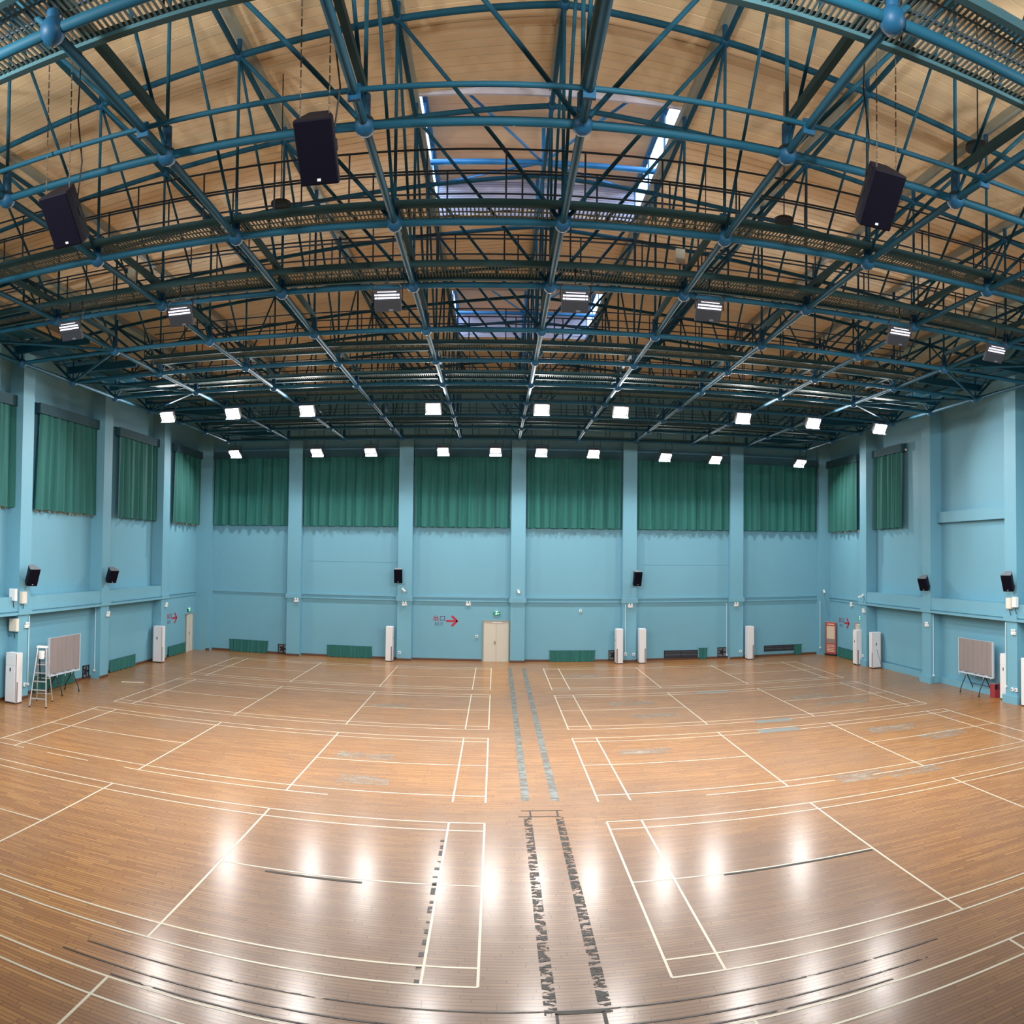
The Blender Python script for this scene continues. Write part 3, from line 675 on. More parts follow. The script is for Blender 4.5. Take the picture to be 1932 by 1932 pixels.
wall_speaker(XR, 22.85, 4.72, math.radians(-62), 24, 'black loudspeaker on the right wall pillar nearest the camera', h=0.68)

# ------------------------------------------------------------------ curtains
def sheet(w, h, seed, folds, amp=0.05, flare=0.0, nz=8):
    rnd = random.Random(seed); n = max(12, int(folds * 8)); v = []; f = []
    ph = [rnd.uniform(0, 6.28) for _ in range(4)]
    fr = [folds * 2 * math.pi / w * q for q in (1.0, 0.61, 1.73, 0.23)]
    for kz in range(nz + 1):
        tz = kz / nz
        for i in range(n + 1):
            x = -w / 2 + w * i / n
            sway = 0.05 * (1 - tz) * math.sin(fr[3] * x + ph[0])
            a = amp * (0.55 + 0.45 * (1 - tz))
            yy = -0.05 - 1.12 * amp - a * (0.55 * math.sin(fr[0] * x + ph[0] + 0.6 * sway * 8) + 0.3 * math.sin(fr[1] * x + ph[1]) + 0.25 * math.sin(fr[2] * x + ph[2] + (1 - tz) * 1.2))
            v.append((x + sway + flare * (1 - tz) * x / w, yy, h * tz + (0.015 * math.sin(fr[1] * x) if kz == 0 else 0)))
    for kz in range(nz):
        for i in range(n): a = kz * (n + 1) + i; f.append((a, a + 1, a + n + 2, a + n + 1))
    m = MB(); m.v = v; m.f = f
    return m
def frayed(w, seed, m_=0.14):
    rnd = random.Random(seed); b = MB(); x = -w / 2
    while x < w / 2 - 0.05:
        d = rnd.uniform(0.06, 0.16); hgt = rnd.uniform(0.03, m_); k = len(b.v)
        b.v += [(x, -0.085, 0.03), (x + d, -0.085, 0.03), (x + d * rnd.uniform(0.2, 0.8), -0.09, -hgt), (x, -0.07, 0.03), (x + d, -0.07, 0.03), (x + d * 0.5, -0.075, -hgt)]
        b.f += [(k, k + 1, k + 2), (k + 5, k + 4, k + 3)]
        x += d * 0.8
    return b
def window_curtain(cx, cy, rotz, w, lab, seed, z0=7.13, z1=11.28, flare=0.0, fray=False, hem=False, off=0.0):
    t = thing('window_curtain', lab, 'curtain', (cx, cy, z0), rotz, 'green curtains over the high windows')
    sheet(w - 0.06, z1 - z0 - 0.3, seed, w * 2.0, 0.15, flare, 10).build('cloth', 'curtain_green', t, smooth=True)
    hd = MB().box((0, -0.19, z1 - z0 - 0.2), (w, 0.28, 0.4)); o = hd.build('header_band', 'curtain_header', t)
    MB().tube((-w / 2 - 0.06, -0.08, z1 - z0 + 0.0), (w / 2 + 0.06, -0.08, z1 - z0 + 0.0), 0.03, 8).build('curtain_rail', 'curtain_header', t)
    MB().ball((w / 2 + 0.08, -0.1, z1 - z0 - 0.3), 0.06, 8, 6).build('rail_end_cap', 'white_plastic', t)
    if fray: frayed(w - 0.1, seed).build('frayed_hem', 'frayed_cloth', t)
    if hem: sheet(w - 0.1, 0.55, seed + 50, w * 4.2, 0.05, 0.0, 3).build('lower_lining', 'curtain_green', t, smooth=True).location = (0, -0.02, -0.02)
    return t
names = ['in the leftmost bay of the back wall', 'in the second bay of the back wall from the left', 'in the back wall bay above the door', 'in the fourth bay of the back wall from the left', 'in the fifth bay of the back wall from the left', 'in the rightmost bay of the back wall']
for k, (a, b) in enumerate(BAYS):
    window_curtain((a + b) / 2, YB + 0.42, 0, b - a - 0.06, 'long green pleated curtain high ' + names[k], 10 + k, hem=0 < k < 5)
L90, R90 = math.radians(90), math.radians(-90)
window_curtain(LX(0.6), 20.05, L90, 5.2, 'pale green curtain high on the left wall at the picture edge', 31, fray=True)
window_curtain(LX(0.6), 26.45, L90, 4.7, 'wide green curtain with frayed hem high on the left wall, nearest whole one', 32, fray=True, flare=0.5)
window_curtain(LX(0.6), 32.75, L90, 4.3, 'dark green curtain high on the left wall between two pillars', 33)
window_curtain(LX(0.36), 38.35, L90, 3.7, 'narrow green curtain with frayed hem high on the left wall by the corner', 34, fray=True)
window_curtain(RX(0.42), 38.05, R90, 3.8, 'green curtain with ragged hem high on the right wall by the corner', 35, z0=7.1, z1=11.2, fray=True)
window_curtain(RX(0.6), 33.15, R90, 2.9, 'narrow dark green curtain high on the right wall past the corner bay', 36, z0=7.1, z1=11.2)

def vent_curtain(cx, cy, rotz, w, h, lab, seed, z0=0.02):
    t = thing('vent_curtain', lab, 'curtain', (cx, cy, z0), rotz, 'short green curtains over the floor vents')
    sheet(w, h, seed, w * 5, 0.02, 0.0, 3).build('cloth', 'curtain_green', t, smooth=True)
    MB().tube((-w / 2 - 0.04, -0.06, h), (w / 2 + 0.04, -0.06, h), 0.012, 6).build('curtain_wire', 'dark_plastic', t)
yb = YB + 0.42
vent_curtain(-13.60, yb, 0, 2.3, 0.66, 'short green curtain over the floor vent in the leftmost back bay', 61)
vent_curtain(-7.85, yb, 0, 2.45, 0.62, 'short green curtain over the floor vent left of the door', 62)
vent_curtain(4.13, yb, 0, 2.45, 0.58, 'short green curtain over the floor vent right of the door', 63)
vent_curtain(11.35, yb, 0, 0.5, 0.60, 'small green curtain pushed aside beside the dark vent grille', 64)
vent_curtain(17.0, yb, 0, 0.5, 0.60, 'small green curtain pushed aside beside the vent grille in the right back bay', 65)
vent_curtain(LX(0.46), 25.75, L90, 3.0, 0.62, 'short green curtain at the floor behind the left covered board', 66)
vent_curtain(LX(0.46), 31.6, L90, 2.5, 0.55, 'short green curtain at the floor of the left wall between two pillars', 67)
vent_curtain(LX(0.36), 37.55, L90, 2.2, 0.52, 'short green curtain at the floor of the left wall by the corner door', 68)
vent_curtain(RX(0.42), 38.0, R90, 1.9, 0.52, 'short dark green curtain at the floor of the right wall by the corner', 69)
def vent_grille(x0, x1, z0, z1, n, lab):
    t = thing('vent_grille', lab, 'vent grille', ((x0 + x1) / 2, yb, z0), group='floor vent grilles')
    w, h = x1 - x0, z1 - z0
    MB().box((0, -0.012, h / 2), (w - 0.06, 0.02, h - 0.06)).build('dark_opening', 'vent_dark', t)
    for s in (-1, 1):
        MB().box((s * (w / 2 - 0.02), -0.03, h / 2), (0.04, 0.05, h)).build('frame_side', 'dark_plastic', t)
        MB().box((0, -0.03, h / 2 + s * (h / 2 - 0.02)), (w, 0.05, 0.04)).build('frame_bar', 'dark_plastic', t)
    for k in range(n):
        MB().box((-w / 2 + w * (k + 1) / (n + 1), -0.03, h / 2), (0.03, 0.05, h - 0.04)).build('divider', 'dark_plastic', t)
    for k in range(4): MB().box((0, -0.025, h * (k + 1) / 5), (w - 0.08, 0.03, 0.012)).build('slat', 'lamp_visor' if k % 2 else 'lamp_grey', t)
vent_grille(9.15, 11.05, 0.12, 0.53, 1, 'dark vent grille low in the fifth back bay')
vent_grille(14.95, 16.75, 0.30, 0.62, 2, 'dark vent grille low in the rightmost back bay')
def wall_fan(x, y, z, rotz, lab):
    t = thing('exhaust_fan', lab, 'fan', (x, y, z), rotz, 'square exhaust fans low in the walls')
    for s in (-1, 1):
        MB().box((s * 0.24, -0.02, 0), (0.04, 0.05, 0.52)).build('frame_side', 'dark_plastic', t); MB().box((0, -0.02, s * 0.24), (0.52, 0.05, 0.04)).build('frame_bar', 'dark_plastic', t)
    MB().box((0, -0.006, 0), (0.46, 0.01, 0.46)).build('back_plate', 'lamp_visor', t)
    for k in range(5):
        a = k * 2 * math.pi / 5; o = MB().box((0.11, -0.022, 0), (0.17, 0.008, 0.10)).build('blade', 'black_metal', t); o.rotation_euler = (0, a, 0)
    MB().tube((0, -0.04, 0), (0, -0.005, 0), 0.05, 12).build('hub', 'dark_plastic', t)
wall_fan(-11.62, yb, 0.30, 0, 'square exhaust fan low on the back wall beside the first pillar')
wall_fan(12.45, yb, 0.36, 0, 'square exhaust fan low on the back wall in the fifth bay')
wall_fan(6.35, yb, 0.34, 0, 'square exhaust fan half hidden behind an air conditioner, right of the door')
wall_fan(LX(0.46), 28.25, 0.34, L90, 'square exhaust fan low on the left wall beside the second pillar')

# ------------------------------------------------------------------ air conditioners
def aircon(x, y, rotz, lab, w=0.50, d=0.36, h=1.82, hose=False):
    t = thing('standing_air_conditioner', lab, 'air conditioner', (x, y, 0), rotz, 'floor standing air conditioners')
    MB().box((0, 0, h / 2 + 0.02), (w, d, h - 0.04)).build('cabinet', 'ac_white', t, bevel=0.014)
    MB().box((0, 0, 0.02), (w - 0.03, d - 0.03, 0.04)).build('base', 'dark_plastic', t)
    MB().box((-0.03, -d / 2 - 0.006, 0.70), (w - 0.10, 0.012, 1.28)).build('front_panel', 'ac_white', t, bevel=0.004)
    MB().box((-0.03, -d / 2 - 0.006, 1.55), (w - 0.10, 0.012, 0.36)).build('air_outlet', 'ac_white', t, bevel=0.004)
    for s in (-1, 1): MB().box((s * (w / 2 - 0.018), -d / 2 - 0.003, h / 2), (0.03, 0.01, h - 0.06)).build('edge_strip', 'ac_strip', t)
    for s in (-1, 1): MB().box((s * (w / 2 + 0.001), -d / 2 + 0.05, 0.42), (0.006, 0.06, 0.74)).build('intake_grille', 'ac_grille', t)
    MB().box((-0.03, -d / 2 - 0.014, 1.22), (0.05, 0.006, 0.13)).build('display', 'dark_plastic', t)
    if hose: MB().path([(-0.0, -d / 2 - 0.02, 0.95), (0.1, -d / 2 - 0.02, 0.6), (0.2, -d / 2 - 0.02, 0.3), (0.3, -d / 2 + 0.02, 0.02)], 0.012, 5).build('hose', 'lamp_visor', t)
    return t
P90 = math.radians(90)
aircon(-5.56, 39.85, P90, 'white standing air conditioner at the back wall pillar left of the door')
aircon(6.53, 39.75, -P90, 'white standing air conditioner left of the pillar with the right back loudspeaker')
aircon(7.77, 39.75, P90, 'white standing air conditioner right of the pillar with the right back loudspeaker')
aircon(13.85, 39.85, P90, 'white standing air conditioner at the rightmost back wall pillar')
aircon(-16.34, 22.32, 0, 'white standing air conditioner at the left picture edge beside the stepladder')
aircon(-16.38, 34.62, 0, 'white standing air conditioner at the left wall near the corner')
aircon(18.42, 35.62, -P90, 'white standing air conditioner at the right wall nearest the corner, seen from its side')
aircon(18.62, 34.12, 0.0, 'white standing air conditioner at the right wall with a hose hanging down its front', hose=True)
aircon(18.84, 23.62, -P90, 'white standing air conditioner beside the red bin at the right wall')
aircon(18.62, 22.05, P90, 'white standing air conditioner cut off by the right picture edge')

# ------------------------------------------------------------------ doors and exit markings
def door(name, x, y, rotz, w, h, lab):
    o = MB().box((0, -0.03, h / 2), (w - 0.1, 0.05, h)).build(name, 'door_cream'); o.location = (x, y, 0); o.rotation_euler = (0, 0, rotz)
    o['kind'] = 'structure'; o['label'] = lab; o['category'] = 'door'
    for s in (-1, 1): MB().box((s * (w / 2 - 0.02), -0.035, h / 2), (0.06, 0.09, h + 0.06)).build('door_frame', 'door_frame', o)
    MB().box((0, -0.035, h + 0.03), (w + 0.02, 0.1, 0.07)).build('door_head', 'door_frame', o)
    MB().box((0.0, -0.058, h / 2), (0.012, 0.01, h - 0.02)).build('leaf_joint', 'door_frame', o)
    MB().box((-0.06, -0.07, 1.02), (0.03, 0.03, 0.16)).box((-0.06, -0.085, 1.0), (0.12, 0.02, 0.025)).build('door_handle', 'ac_grille', o)
    MB().box((0.05, -0.065, h - 0.03), (0.5, 0.03, 0.05)).build('door_closer', 'white_plastic', o)
door('door_1', 0.05, yb, 0, 1.42, 2.12, 'cream double door in the back wall beside the middle pillar')
door('door_2', LX(0.36), 39.25, L90, 1.0, 2.05, 'grey door in the left wall by the back corner')
door('door_3', RX(0.42), 36.35, R90, 1.0, 2.05, 'cream door in the right wall half hidden by an air conditioner')

GLYPH = {  # strokes on a 1 x 1 cell
    'chu': [((.5, .98), (.5, .04)), ((.14, .82), (.14, .5)), ((.86, .82), (.86, .5)), ((.14, .52), (.86, .52)), ((.04, .38), (.04, .04)), ((.96, .38), (.96, .04)), ((.04, .05), (.96, .05))],
    'kou': [((.08, .9), (.08, .05)), ((.92, .9), (.92, .05)), ((.08, .88), (.92, .88)), ((.08, .08), (.92, .08))],
    'E': [((.15, 1), (.15, 0)), ((.15, .97), (.85, .97)), ((.15, .5), (.75, .5)), ((.15, .03), (.85, .03))],
    'X': [((.1, 1), (.9, 0)), ((.9, 1), (.1, 0))], 'I': [((.5, 1), (.5, 0))], 'T': [((.05, .97), (.95, .97)), ((.5, 1), (.5, 0))]}
def glyph(mb, g, x, z, w, h, th, y=-0.004):
    for (a, b) in GLYPH[g]:
        pa = Vector((x + a[0] * w, 0, z + a[1] * h)); pb = Vector((x + b[0] * w, 0, z + b[1] * h)); d = pb - pa
        ang = math.atan2(d.z, d.x); mb.box(((pa.x + pb.x) / 2, y, (pa.z + pb.z) / 2), (d.length + th, 0.006, th), Matrix.Rotation(-ang, 3, 'Y'))
def exit_marking(x, y, rotz, z, lab):
    t = thing('exit_lettering', lab, 'wall sign', (x, y, z), rotz, 'red exit lettering on the walls')
    a = MB(); glyph(a, 'chu', -0.68, 0.0, 0.26, 0.26, 0.032); a.build('character', 'sign_red', t)
    a = MB(); glyph(a, 'kou', -0.34, 0.0, 0.27, 0.25, 0.032); a.build('character', 'sign_purple', t)
    for k, ch in enumerate('EXIT'):
        a = MB(); glyph(a, ch, -0.60 + 0.115 * k, -0.26, 0.085, 0.14, 0.02); a.build('letter', 'sign_purple', t)
    a = MB(); a.box((0.22, -0.004, -0.02), (0.46, 0.006, 0.105))
    for s in (-1, 1): a.box((0.445, -0.004, -0.02 + s * 0.125), (0.42, 0.006, 0.12), Matrix.Rotation(math.radians(s * 45), 3, 'Y'))
    a.build('arrow', 'sign_red', t)
exit_marking(-2.62, yb, 0, 2.14, 'red exit lettering with arrow on the back wall left of the door')
exit_marking(LX(0.36), 37.0, L90, 2.02, 'red exit lettering with arrow on the left wall by the corner')
exit_marking(RX(0.42), 38.25, R90, 1.98, 'red exit lettering with arrow on the right wall by the corner')
def exit_box(x, y, z, rotz, lab):
    t = thing('exit_sign', lab, 'exit sign', (x, y, z), rotz, 'green lit exit signs over the doors')
    MB().box((0, -0.03, 0), (0.36, 0.05, 0.15)).build('case', 'dark_plastic', t)
    MB().box((0, -0.058, 0), (0.33, 0.006, 0.125)).build('lit_panel', 'exit_green', t)
    a = MB().ball((-0.03, -0.063, 0.035), 0.016, 8, 6).box((-0.03, -0.063, -0.005), (0.03, 0.006, 0.05), Matrix.Rotation(0.4, 3, 'Y')).box((-0.055, -0.063, -0.04), (0.05, 0.006, 0.016), Matrix.Rotation(0.6, 3, 'Y')).box((0.0, -0.063, -0.04), (0.05, 0.006, 0.016), Matrix.Rotation(-0.7, 3, 'Y')).box((0.0, -0.063, 0.005), (0.07, 0.006, 0.014))
    a.build('running_figure', 'exit_white', t)
    MB().box((0.10, -0.063, 0), (0.07, 0.006, 0.016)).build('sign_arrow', 'exit_white', t)
    MB().box((0, -0.05, 0.10), (0.1, 0.06, 0.04)).build('lamp_head', 'exit_white', t)
exit_box(0.07, yb, 2.55, 0, 'green lit exit sign above the double door in the back wall')
exit_box(LX(0.36), 39.2, 2.30, L90, 'green lit exit sign above the grey door in the left wall')
exit_box(RX(0.42), 36.25, 2.36, R90, 'green lit exit sign above the door in the right wall')

# ------------------------------------------------------------------ loose things along the side walls
def covered_board(x, y, rotz, lab, wide):
    t = thing('covered_board', lab, 'display board', (x, y, 0), rotz, 'cloth covered boards on folding stands')
    z0, z1 = 0.80, 2.22; w = wide; h = z1 - z0
    MB().box((0, 0.03, (z0 + z1) / 2), (w, 0.05, h)).build('board', 'cloth_frame', t)
    for s in (-1, 1): MB().box((s * (w / 2 - 0.02), -0.0, (z0 + z1) / 2), (0.05, 0.08, h + 0.03)).build('frame_upright', 'cloth_frame', t)
    MB().box((0, 0, z0 - 0.01), (w, 0.09, 0.06)).build('bottom_tray', 'cloth_frame', t)
    c = sheet(w - 0.08, h - 0.06, int(abs(y) * 10), 7, 0.03, -0.06, 8); o = c.build('cover_cloth', 'cloth_grey', t, smooth=True); o.location = (0, 0.04, z0 + 0.06)
    for q in range(5):
        MB().tube((-w / 2 + 0.06 + q * (w - 0.12) / 4, -0.05, z0 + 0.02), (-w / 2 + 0.04 + q * (w - 0.12) / 4 + random.uniform(-.05, .05), -0.055, z0 - random.uniform(0.06, 0.14)), 0.012, 5).build('tie_string', 'cloth_frame', t)
    for s in (-1, 1):
        xx = s * w * 0.27
        for d in (-1, 1):
            MB().path([(xx, 0.0, z0 - 0.03), (xx, d * 0.28, 0.24), (xx, d * 0.33, 0.04)], 0.02, 8).build('leg', 'black_metal', t)
            MB().tube((xx - 0.02, d * 0.33, 0.03), (xx + 0.02, d * 0.33, 0.03), 0.03, 10).build('castor', 'dark_plastic', t)
    MB().tube((-w * 0.27, 0, z0 - 0.04), (w * 0.27, 0, z0 - 0.04), 0.02, 8).build('cross_bar', 'black_metal', t)
    MB().tube((-w * 0.27, 0.2, 0.36), (w * 0.27, 0.2, 0.36), 0.012, 8).build('stretcher', 'black_metal', t)
covered_board(-15.95, 25.1, L90, 'board under a grey cloth on a folding stand behind the stepladder', 2.25)
covered_board(18.62, 25.45, R90, 'board under a grey cloth on a folding stand beside the red bin', 2.4)

def stepladder(x, y, rotz):
    t = thing('stepladder', 'aluminium stepladder with white paint bucket hung at the top, by the left wall', 'stepladder', (x, y, 0), rotz)
    h = 2.05; wb_, wt = 0.30, 0.15; db, dt = 0.58, 0.06
    for s in (-1, 1):
        MB().box((0, 0, 0), (1, 1, 1)); a = Vector((s * wb_, -db, 0.02)); b = Vector((s * wt, -dt, h)); beam_local('front_rail', a, b, 0.06, 0.028, 'aluminium', t)
        a2 = Vector((s * wb_, db, 0.02)); b2 = Vector((s * wt, dt, h)); beam_local('rear_rail', a2, b2, 0.05, 0.026, 'aluminium', t)
        MB().box((s * wb_, -db, 0.02), (0.05, 0.07, 0.04)).build('foot', 'dark_plastic', t); MB().box((s * wb_, db, 0.02), (0.05, 0.07, 0.04)).build('foot', 'dark_plastic', t)
        beam_local('spreader', Vector((s * 0.23, -0.32, 0.95)), Vector((s * 0.23, 0.32, 0.95)), 0.02, 0.012, 'aluminium', t)
    for k in range(6):
        f = (k + 1) / 7; z = h * f; w = wb_ + (wt - wb_) * f; yy = -db + (db - dt) * f
        MB().box((0, yy, z), (2 * w, 0.09, 0.028)).build('step', 'aluminium', t)
        if k in (0, 2, 4): MB().box((0, -yy, z), (2 * w, 0.03, 0.028)).build('rear_rung', 'aluminium', t)
    MB().box((0, 0, h + 0.02), (0.40, 0.24, 0.06)).build('top_cap', 'white_plastic', t, bevel=0.01)
    MB().tube((0.02, -0.24, 1.68), (0.02, -0.24, 1.95), 0.10, 14, 0.115).build('paint_bucket', 'white_plastic', t, smooth=False)
    MB().path([(-0.05, -0.25, 1.66), (-0.04, -0.2, 1.3), (0.0, -0.22, 0.85)], 0.035, 6).build('hanging_strap', 'dark_plastic', t)
def beam_local(name, a, b, w, h, m, t):
    if m not in BOXES: BOXES[m] = MB().box((0, 0, 0.5), (1, 1, 1)).mesh('beam', m)
    d = b - a; z = d.normalized(); x = Vector((0, 1, 0)).cross(z).normalized(); y = z.cross(x)
    M = Matrix.Translation(a) @ Matrix((x, y, z)).transposed().to_4x4() @ Matrix.Diagonal((h, w, d.length, 1))
    return place(name, BOXES[m], t, M)
stepladder(-15.42, 22.78, math.radians(22))

t = thing('litter_bin', 'red square litter bin between the covered board and the air conditioner', 'litter bin', (18.82, 24.38, 0), 0.0)
MB().prism([(-0.16, -0.16), (0.16, -0.16), (0.16, 0.16), (-0.16, 0.16)], 0.0, 0.54).build('body', 'bin_red', t, bevel=0.012)
MB().box((-0.08, -0.162, 0.42), (0.14, 0.012, 0.18)).build('opening', 'black_metal', t)
MB().box((0, 0, 0.555), (0.31, 0.31, 0.03)).build('lid_tray', 'lamp_visor', t, bevel=0.006)

t = thing('rollup_banner', 'red and cream rolled-out banner standing in the right back corner', 'banner', (18.66, 39.5, 0), math.radians(-66))
MB().box((0, 0, 0.05), (0.82, 0.14, 0.10)).build('base', 'dark_plastic', t)
MB().box((0, 0, 1.0), (0.78, 0.012, 1.82)).build('red_sheet', 'banner_red', t)
MB().box((0, -0.008, 1.32), (0.60, 0.006, 0.72)).build('cream_field', 'banner_cream', t)
MB().box((0, -0.008, 0.83), (0.60, 0.006, 0.26)).build('grey_photo', 'banner_grey', t)
for q in range(5): MB().box((0, -0.008, 0.60 - q * 0.09), (0.58, 0.006, 0.045)).build('text_line', 'banner_cream', t)
MB().box((0, -0.008, 1.79), (0.5, 0.006, 0.07)).build('text_line', 'banner_cream', t)
MB().tube((-0.4, 0, 1.92), (0.4, 0, 1.92), 0.014, 8).build('top_bar', 'aluminium', t)
MB().tube((0, 0.05, 0.08), (0, 0.03, 1.92), 0.012, 6).build('pole', 'aluminium', t)

tag(MB().box((0, 0, 0), (0.95, 0.05, 0.02)).build('batten', 'box_cream'), 'pale wooden batten lying on the floor near the left wall', 'batten').location = (-14.83, 28.8, 0.012)
bpy.data.objects['batten'].rotation_euler = (0, 0, 0.45)

# ------------------------------------------------------------------ small fittings
def emergency_light(x, y, z, rotz, lab):
    t = thing('emergency_light', lab, 'emergency light', (x, y, z), rotz, 'white twin-head emergency lights')
    MB().box((0, -0.04, 0), (0.26, 0.07, 0.13)).build('case', 'white_plastic', t, bevel=0.01)
    for s in (-1, 1): MB().ball((s * 0.07, -0.06, 0.11), 0.05, 10, 6).build('lamp_head', 'white_plastic', t, smooth=True)
    MB().box((0.08, -0.078, -0.02), (0.05, 0.006, 0.03)).build('indicator', 'ac_grille', t)
for a in ((-10.75, YB, 3.0, 0, 'on the first back wall pillar from the left'), (-4.83, YB, 2.98, 0, 'on the back wall pillar below the left loudspeaker'), (-1.45, yb, 3.02, 0, 'on the back wall between the lettering and the door'), (7.2, YB, 2.98, 0, 'on the back wall pillar below the right loudspeaker'), (13.15, YB, 2.98, 0, 'on the rightmost back wall pillar'),
          (XL, 23.1, 2.72, L90, 'on the left wall pillar nearest the camera'), (XL, 29.25, 2.74, L90, 'on the second left wall pillar'), (XL, 35.35, 2.80, L90, 'on the left wall pillar nearest the corner'),
          (XR, 35.05, 2.82, R90, 'on the right wall pillar nearest the corner'), (XR, 28.95, 2.58, R90, 'on the second right wall pillar'), (XR, 22.75, 2.72, R90, 'on the right wall pillar nearest the camera'), (RX(0.42), 37.3, 3.0, R90, 'on the right wall above the corner door')):
    emergency_light(*a[:4], 'small white emergency light ' + a[4])
def wall_box(x, y, z, rotz, w, h, d, m, lab, grp='electrical boxes on the walls'):
    t = thing('electrical_box', lab, 'electrical box', (x, y, z), rotz, grp)
    MB().box((0, -d / 2, 0), (w, d, h)).build('case', m, t, bevel=0.01)
    MB().box((0, -d - 0.004, 0), (w * 0.86, 0.008, h * 0.9)).build('cover', m, t)
    MB().path([(0, -d / 2, -h / 2), (0.02, -d / 2, -h / 2 - 0.12), (0.02, -0.03, -h / 2 - 0.25)], 0.014, 6).build('cable', 'cable_black', t)
wall_box(XL, 22.78, 3.80, L90, 0.28, 0.44, 0.14, 'box_cream', 'cream electrical box above the ledge on the nearest left pillar')
wall_box(LX(0.03), 22.35, 3.92, math.radians(0), 0.28, 0.44, 0.14, 'white_plastic', 'white electrical box on the side of the nearest left pillar, above the ledge')
wall_box(LX(0.1), 22.55, 2.80, 0, 0.34, 0.46, 0.16, 'box_cream', 'cream electrical box on the side of the nearest left pillar, below the ledge')
wall_box(XR, 22.95, 3.86, R90, 0.30, 0.42, 0.14, 'box_cream', 'cream electrical box below the right wall loudspeaker nearest the camera')
wall_box(XR, 22.60, 3.92, R90, 0.24, 0.40, 0.14, 'white_plastic', 'white electrical box beside the cream one on the nearest right pillar')
def socket(x, y, z, rotz, lab):
    t = thing('power_socket', lab, 'socket', (x, y, z), rotz, 'white power sockets')
    MB().box((0, -0.03, 0), (0.13, 0.06, 0.13)).build('plate', 'white_plastic', t, bevel=0.006)
    MB().box((0, -0.062, 0), (0.05, 0.006, 0.06)).build('outlet', 'dark_plastic', t)
socket(6.95, YB, 0.42, 0, 'white socket on the pillar between the two back air conditioners, left one')
socket(7.38, YB, 0.42, 0, 'white socket on the pillar between the two back air conditioners, right one')
socket(-5.05, YB, 0.42, 0, 'white socket beside the air conditioner left of the door')
socket(13.4, YB, 0.42, 0, 'white socket beside the rightmost back air conditioner')
socket(XR, 35.2, 0.5, R90, 'white socket on the right pillar between two air conditioners')
socket(XR, 22.85, 0.55, R90, 'left white socket above the plinth of the nearest right pillar')
socket(XR, 22.62, 0.55, R90, 'right white socket above the plinth of the nearest right pillar')
socket(XL, 22.75, 0.55, L90, 'white socket on the nearest left pillar behind the stepladder')
socket(XL, 23.05, 0.55, L90, 'second white socket on the nearest left pillar behind the stepladder')
socket(-0.98, yb, 1.32, 0, 'white switch on the back wall left of the door')
socket(4.55, yb, 2.72, 0, 'white call box on the back wall right of the middle pillar')
def cctv(x, y, z, rotz, lab):
    t = thing('security_camera', lab, 'security camera', (x, y, z), rotz, 'white security cameras')
    MB().box((0, -0.03, 0.08), (0.1, 0.06, 0.1)).build('mount', 'white_plastic', t)
    MB().tube((0, -0.05, 0.05), (0, -0.16, 0.0), 0.02, 8).build('arm', 'white_plastic', t)
    MB().box((0.02, -0.22, -0.02), (0.10, 0.24, 0.09), Matrix.Rotation(math.radians(18), 3, 'X')).build('camera_body', 'white_plastic', t, bevel=0.01)
    MB().tube((0.02, -0.345, -0.06), (0.02, -0.33, -0.055), 0.03, 10).build('lens', 'dark_plastic', t)
cctv(-4.95, YB, 3.72, 0.5, 'white security camera below the left back loudspeaker')
cctv(1.2, YB, 3.72, 0.0, 'white security camera on the middle pillar of the back wall')
cctv(18.5, YB, 3.62, -0.4, 'white security camera high in the right back corner')
cctv(XR, 35.15, 3.60, R90, 'white security camera on the right wall pillar nearest the corner')
def conduit(pts, lab, r=0.022):
    t = thing('wall_conduit', lab, 'conduit', pts[0], 0, 'pale conduits on the walls')
    for a, b in zip(pts[:-1], pts[1:]): bar('pipe', a, b, r, 'conduit_white', t, 8)
    e = pts[-1]; MB().box((e[0] - pts[0][0], e[1] - pts[0][1], e[2] - pts[0][2]), (0.08, 0.08, 0.08)).build('end_box', 'white_plastic', t)
conduit([(6.93, YB - 0.03, 3.1), (6.93, YB - 0.03, 0.5)], 'pale conduit down the pillar between the two back air conditioners')
conduit([(12.72, YB + 0.38, 3.1), (12.72, YB + 0.38, 0.2)], 'pale conduit in the corner of the rightmost back pillar')
conduit([(18.25, YB - 0.03, 3.1), (18.25, YB - 0.03, 0.42)], 'pale conduit down the right back corner pillar')
conduit([(LX(0.25), 28.66, 3.1), (LX(0.25), 28.66, 0.35)], 'pale conduit down the side of the second left pillar')
conduit([(XL + 0.03, 23.24, 3.1), (XL + 0.03, 23.24, 0.55)], 'pale conduit down the nearest left pillar behind the stepladder')
conduit([(RX(0.12), 28.66, 3.1), (RX(0.12), 28.66, 0.35)], 'pale conduit down the side of the second right pillar')
conduit([(XR - 0.03, 23.25, 3.1), (XR - 0.03, 23.25, 0.62)], 'pale conduit down the nearest right pillar')
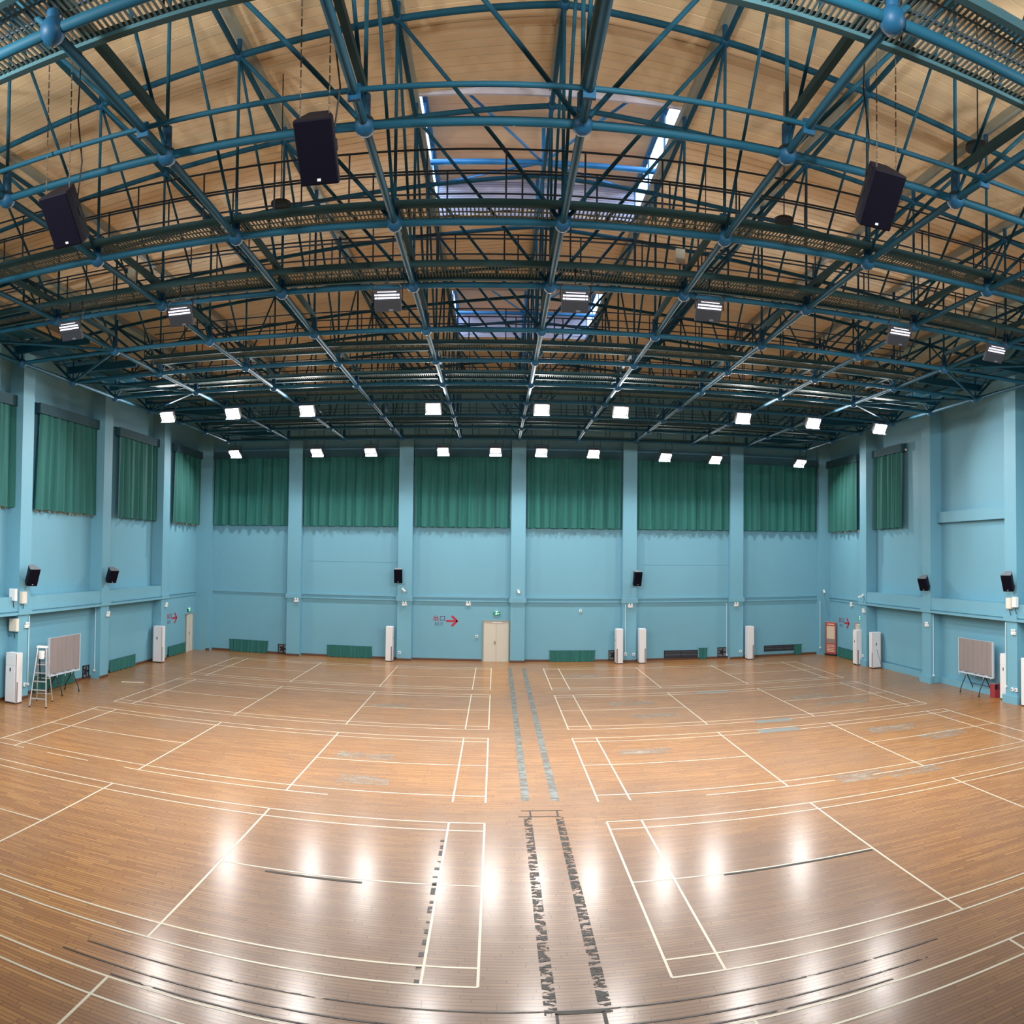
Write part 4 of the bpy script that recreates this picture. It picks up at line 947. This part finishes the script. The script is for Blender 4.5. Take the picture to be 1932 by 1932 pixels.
# grey junction boxes and red tubes on the catwalk beams
for k, (x, y, z, w) in enumerate(((3.75, 15.28, 12.0, 'right of the ridge'), (-8.1, 15.28, 12.0, 'at the far left'))):
    t = thing('junction_box', 'pale junction box on the catwalk beam above the nearest floodlights, ' + w, 'electrical box', (x, y, z), group='junction boxes on the catwalk')
    MB().box((0, 0, 0), (0.2, 0.1, 0.3)).build('case', 'box_cream', t, bevel=0.01); MB().box((0, -0.052, 0), (0.16, 0.006, 0.25)).build('cover', 'box_cream', t)
    MB().tube((0, 0.0, -0.15), (0, 0.02, -0.36), 0.015, 6).build('cable', 'cable_black', t)

# ------------------------------------------------------------------ pieces that belong to a part go one level deeper
NEST = {'hanging_loudspeaker': (('logo_plate', 'grille'), ('handle', 'cabinet')), 'wall_loudspeaker': (('logo_plate', 'grille'), ('top_plate', 'cabinet')),
        'standing_air_conditioner': (('display', 'front_panel'), ('intake_grille', 'cabinet')), 'exit_sign': (('running_figure', 'lit_panel'), ('sign_arrow', 'lit_panel')),
        'floodlight': (('led_row', 'housing'), ('side_reflector', 'housing'), ('heat_sink', 'housing'), ('badge', 'driver_panel')),
        'covered_board': (('tie_string', 'cover_cloth'), ('frame_upright', 'board')), 'emergency_light': (('indicator', 'case'),), 'electrical_box': (('cover', 'case'),), 'junction_box': (('cover', 'case'),),
        'power_socket': (('outlet', 'plate'),), 'window_curtain': (('frayed_hem', 'cloth'), ('lower_lining', 'cloth'), ('rail_end_cap', 'curtain_rail')),
        'rollup_banner': (('cream_field', 'red_sheet'), ('grey_photo', 'red_sheet'), ('text_line', 'red_sheet')), 'litter_bin': (('opening', 'body'),), 'security_camera': (('lens', 'camera_body'),)}
base_name = lambda o: o.name.split('.')[0]
for t in [o for o in bpy.data.objects if o.parent is None and o.type == 'EMPTY']:
    for child, part in NEST.get(base_name(t), ()):
        host = next((c for c in t.children if base_name(c) == part), None)
        if host is None: continue
        inv = Matrix.LocRotScale(host.location, host.rotation_euler, host.scale).inverted()
        for c in list(t.children):
            if base_name(c) == child: c.parent = host; c.matrix_parent_inverse = inv
